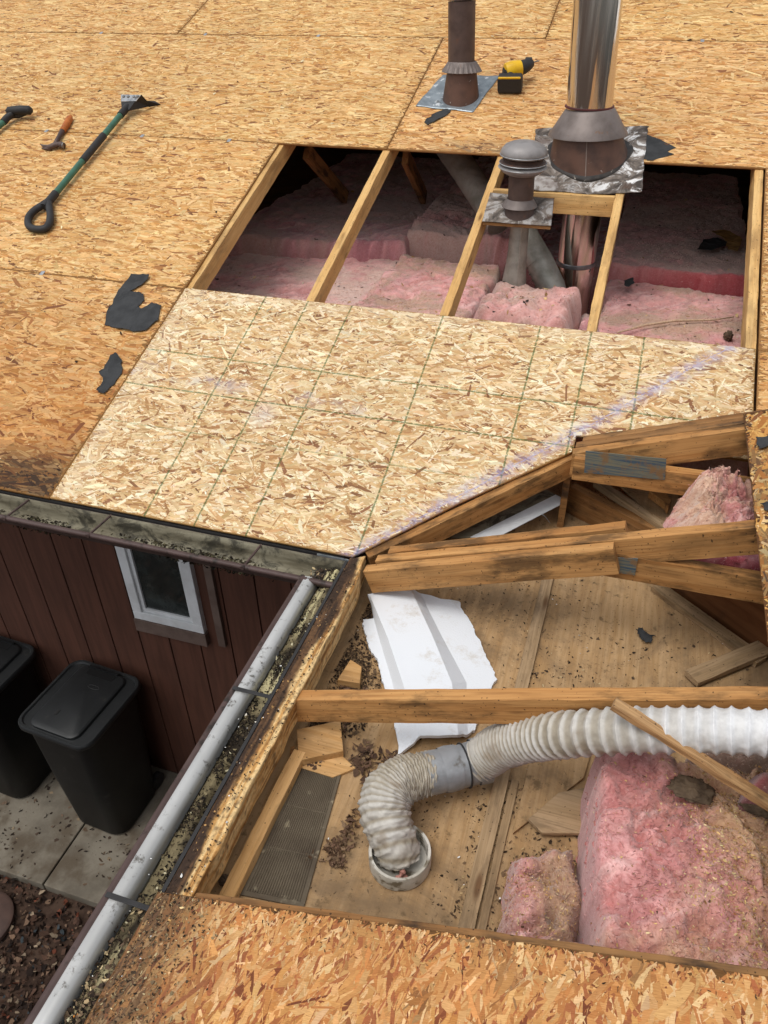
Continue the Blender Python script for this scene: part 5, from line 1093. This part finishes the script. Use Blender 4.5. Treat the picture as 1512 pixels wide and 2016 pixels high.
mb = MB(); B = lambda x_, y_, o_: on(x_, y_, o_)
sheet(mb, [B(238, 199, .055), B(267, 198, .075), B(254, 216, .05), B(240, 216, .03)]); sheet(mb, [B(267, 198, .075), B(279, 186, .10), B(293, 209, .01), B(254, 217, .05)]); sheet(mb, [B(279, 187, .10), B(289, 198, .05), B(315, 205, .006), B(293, 210, .008)])
sheet(mb, [B(289, 198, .05), B(305, 199, .02), B(316, 205, .006)]); mb.build('blade', M['rubber'], sh)
mb = MB(); sheet(mb, [B(238, 186, .075), B(277, 187, .10), B(268, 198.5, .078), B(238, 199.5, .058)]); pl = mb.build('blade_plate', M['zinc'], sh)
for i, (x_, y_) in enumerate([(244, 191), (253, 191), (264, 191), (271, 190)]):
    mb = MB(); p_ = B(x_, y_, .092); mb.lathe([(.009, 0), (.009, .006), (.0, .007)], p_, (0, -.4, .9), 8); mb.build('bolt', M['steel'], pl)
s2 = thing('shovel', 'second shovel cut by the left picture edge, only its black grip and green shaft seen', 'shovel', PM(20, 235))
mb = MB(); mb.tube([on(12, 236, .035), on(-30, 272, .035), on(-160, 385, .03)], .0165, 20); mb.build('shaft', M['green'], s2, auto=50)
mb = MB(); mb.tube([Vector(p_) for p_ in catmull([on(6, 241, .035), on(14, 232, .04), on(24, 224, .048)], 4)], [.02] * 9, 16); mb.build('handle_socket', M['rubber'], s2, auto=50)
mb = MB(); mb.tube([on(14, 222, .055), on(18, 219, .06), on(40, 217, .055), on(58, 217, .05), on(62, 217, .05)], [.016, .025, .027, .025, .015], 18); mb.tube([on(20, 226, .04), on(35, 226, .03), on(50, 220, .04)], .02, 14); mb.build('d_handle', M['rubber'], s2, True)
hm = thing('hammer', 'old claw hammer with worn orange wooden grip beside the shovel', 'hammer', PM(112, 262))
mb = MB(); mb.tube([on(139, 230, .02), on(137, 234, .022), on(130, 247, .022), on(123, 258, .02)], [.012, .019, .019, .016], 16); mb.build('grip', M['handle_orange'], hm, True)
mb = MB(); mb.tube([on(124, 256, .02), on(116, 270, .02), on(109, 284, .022)], [.0155, .0125, .014], 14); mb.build('handle', M['rust_brown'], hm, True)
mb = MB(); mb.tube([on(125, 287, .024), on(120, 285, .026), on(116, 284, .026), on(108, 286, .024), on(98, 290, .02), on(86, 288, .012), on(80, 284, .012)], [.017, .018, .013, .017, .014, .009, .003], 14); mb.tube([on(100, 292, .016), on(90, 293, .010), on(82, 291.5, .006)], [.012, .008, .003], 10); mb.build('head', M['rust_brown'], hm, True)
mb = MB(); mb.tube([on(125.5, 286.5, .024), on(123.5, 286.2, .025)], [.0165, .017], 14); mb.build('face', M['steel'], hm, auto=40)
# cordless tool
dr = thing('power_drill', 'yellow and black cordless power tool lying by the vent pipe plate', 'power tool', PM(1005, 180))
zax = Vector((0, -SA, CA)); base_p = on(1003, 184, 0); xa = Vector((1, 0.06, 0.02)).normalized(); ya = zax.cross(xa)
DM = Matrix(((xa.x, ya.x, zax.x, base_p.x), (xa.y, ya.y, zax.y, base_p.y), (xa.z, ya.z, zax.z, base_p.z), (0, 0, 0, 1)))
def dbox(lo, hi, n, mat, par=None, bev=.008):
    mb = MB(); mb.box(lo, hi, M=DM); return mb.build(n, M[mat], par or dr, bevel=bev)
bt = dbox((-.065, -.02, .004), (.067, .045, .092), 'battery', 'rubber', None, .014); dbox((-.060, -.023, .086), (.060, -.014, .096), 'battery_rim', 'yellow', bt, .003)
mb = MB(); W = lambda x_, y_, z_: DM @ Vector((x_ * .84 - .004, y_ * .74, z_ * .9))
mb.tube([W(-.005, .02, .07), W(-.004, .06, .075), W(.0, .10, .08)], [.026, .024, .028], 16); mb.build('handle', M['rubber'], dr, True)
mb = MB(); mb.tube([W(-.040, .100, .085), W(-.032, .104, .086), W(-.005, .118, .088), W(.040, .142, .088), W(.060, .153, .088)], [.028, .041, .0445, .043, .038], 24); mb.build('motor_housing', M['yellow'], dr, auto=50)
mb = MB(); mb.tube([W(-.046, .094, .078), W(-.040, .097, .078), W(-.016, .108, .074)], [.028, .039, .042], 24); mb.build('rear_cap', M['rubber'], dr, auto=50)
mb = MB(); mb.tube([W(.054, .150, .088), W(.075, .165, .09), W(.100, .195, .09), W(.116, .222, .09)], [.038, .036, .031, .024], 20); mb.build('nose', M['rubber'], dr, auto=50)
mb = MB(); mb.box((.062, .142, .088), (.100, .172, .110), M=DM); mb.build('shoe', M['rubber'], dr, bevel=.005)
mb = MB(); mb.tube([W(.112, .22, .09), W(.165, .28, .08)], .003, 6); mb.build('blade', M['steel'], dr)
mb = MB(); mb.tube([W(.025, .12, .05), W(.03, .09, .05), W(.02, .07, .06)], .006, 8); mb.build('trigger', M['rubber'], dr, True)

# ------------------------------------------------------------------ bins
def rrect(w, d, r, n=6):
    P = []
    for (sx, sy, a0) in ((1, 1, 0), (-1, 1, 90), (-1, -1, 180), (1, -1, 270)):
        for i in range(n + 1): a = math.radians(a0 + 90 * i / n); P.append((sx * (w / 2 - r) + r * math.cos(a), sy * (d / 2 - r) + r * math.sin(a)))
    return P
def loft(mb, secs, M_=None, capa=True, capb=True):
    V = []; n = None
    for (cx, cyy, w, d, r, z) in secs:
        P = rrect(w, d, r); n = len(P)
        for x, y in P: v = Vector((cx + x, cyy + y, z)); V.append(M_ @ v if M_ else v)
    Fs = [(j * n + i, j * n + (i + 1) % n, (j + 1) * n + (i + 1) % n, (j + 1) * n + i) for j in range(len(secs) - 1) for i in range(n)]
    if capa: Fs.append(tuple(reversed(range(n))))
    if capb: Fs.append(tuple(range((len(secs) - 1) * n, len(secs) * n)))
    return mb.add(V, Fs)
def bin_(x, y, rz, label):
    t = thing('rubbish_bin', label, 'bin', (x, y, GZ), 'black bins by the brown wall'); R = Matrix.Translation((x, y, GZ)) @ Matrix.Rotation(rz, 4, 'Z')
    mb = MB(); loft(mb, [(0, -.0, .335, .35, .09, .0), (0, 0, .355, .37, .09, .02), (0, 0, .388, .41, .08, .45), (0, 0, .405, .435, .07, .84), (0, 0, .415, .445, .07, .88)], R); mb.build('body', M['bin'], t, auto=40)
    mb = MB(); loft(mb, [(0, 0, .45, .48, .07, .875), (0, 0, .462, .492, .075, .885), (0, 0, .462, .492, .075, .905), (0, 0, .450, .480, .07, .914), (0, 0, .425, .455, .06, .914), (0, 0, .415, .445, .06, .904)], R, True, False)
    loft(mb, [(0, 0, .415, .445, .06, .904), (0, 0, .30, .44, .05, .905), (0, -.005, .295, .43, .05, .922), (0, -.005, .28, .41, .045, .928)], R, False, True); lid = mb.build('lid', M['bin_lid'], t, auto=35)
    mb = MB(); loft(mb, [(.0, .175, .17, .045, .012, .926), (.0, .175, .17, .045, .012, .9295)], R); mb.build('recess_shade', plain_mat('recess_shade_black', '0c0c0c', '101010', .7), lid)  # flat near-black patch paints the shade of a handle recess
    mb = MB(); loft(mb, [(.0, .203, .19, .016, .007, .925), (.0, .203, .185, .012, .006, .940)], R); mb.build('handle', M['bin'], lid, auto=40)
    P = []; mb = MB(); mb.tube([R @ Vector((.02 + .035 * math.cos(a), .09 + .012 * math.sin(a), .929)) for a in np.linspace(0, 2 * math.pi, 24)], .0018, 6); mb.build('embossed_badge', M['rubber'], lid, True)
    mb = MB(); mb.box((-.055, -.13, .927), (-.04, -.095, .9305), M=R); mb.box((-.05, -.128, .930), (-.046, -.098, .932), M=R); mb.build('latch_mark', M['rubber'], lid)
    mb = MB(); mb.tube([R @ Vector((-.15, .19, .05)), R @ Vector((.15, .19, .05))], .006, 8); ax_ = mb.build('axle', M['rubber'], t)
    for sx in (-.15, .15): mb = MB(); mb.tube([R @ Vector((sx - .015, .19, .05)), R @ Vector((sx + .015, .19, .05))], .05, 24); mb.build('wheel', M['rubber'], t, auto=40)
bin_(-1.615, .172, math.radians(-4), 'black lidded bin nearest the wing gutter, seen whole')
bin_(-2.305, .20, math.radians(-3), 'black lidded bin cut by the left picture edge')
# round clay lid in the soil, left edge
mb = MB(); mb.lathe([(.0, .03), (.15, .03), (.165, .02), (.168, .0)], (-1.93, -.63, GZ - .045), n=40); tag(mb.build('round_lid', plain_mat('brown_plastic', '5a463e', '4a3a34', .6), None, auto=40), 'round brown lid lying in the dark soil by the patio', 'lid')
# little orange peg in the gutter
p0, p1 = PZ(146, 2004, -.035), PZ(180, 1980, -.03); mb = MB(); mb.tube([p0, p1], .0045, 10, S('d98a3a')); tag(mb.build('wood_peg', M['attr_wood'], None, auto=40), 'short orange peg lying in the gutter debris at the bottom left', 'peg')
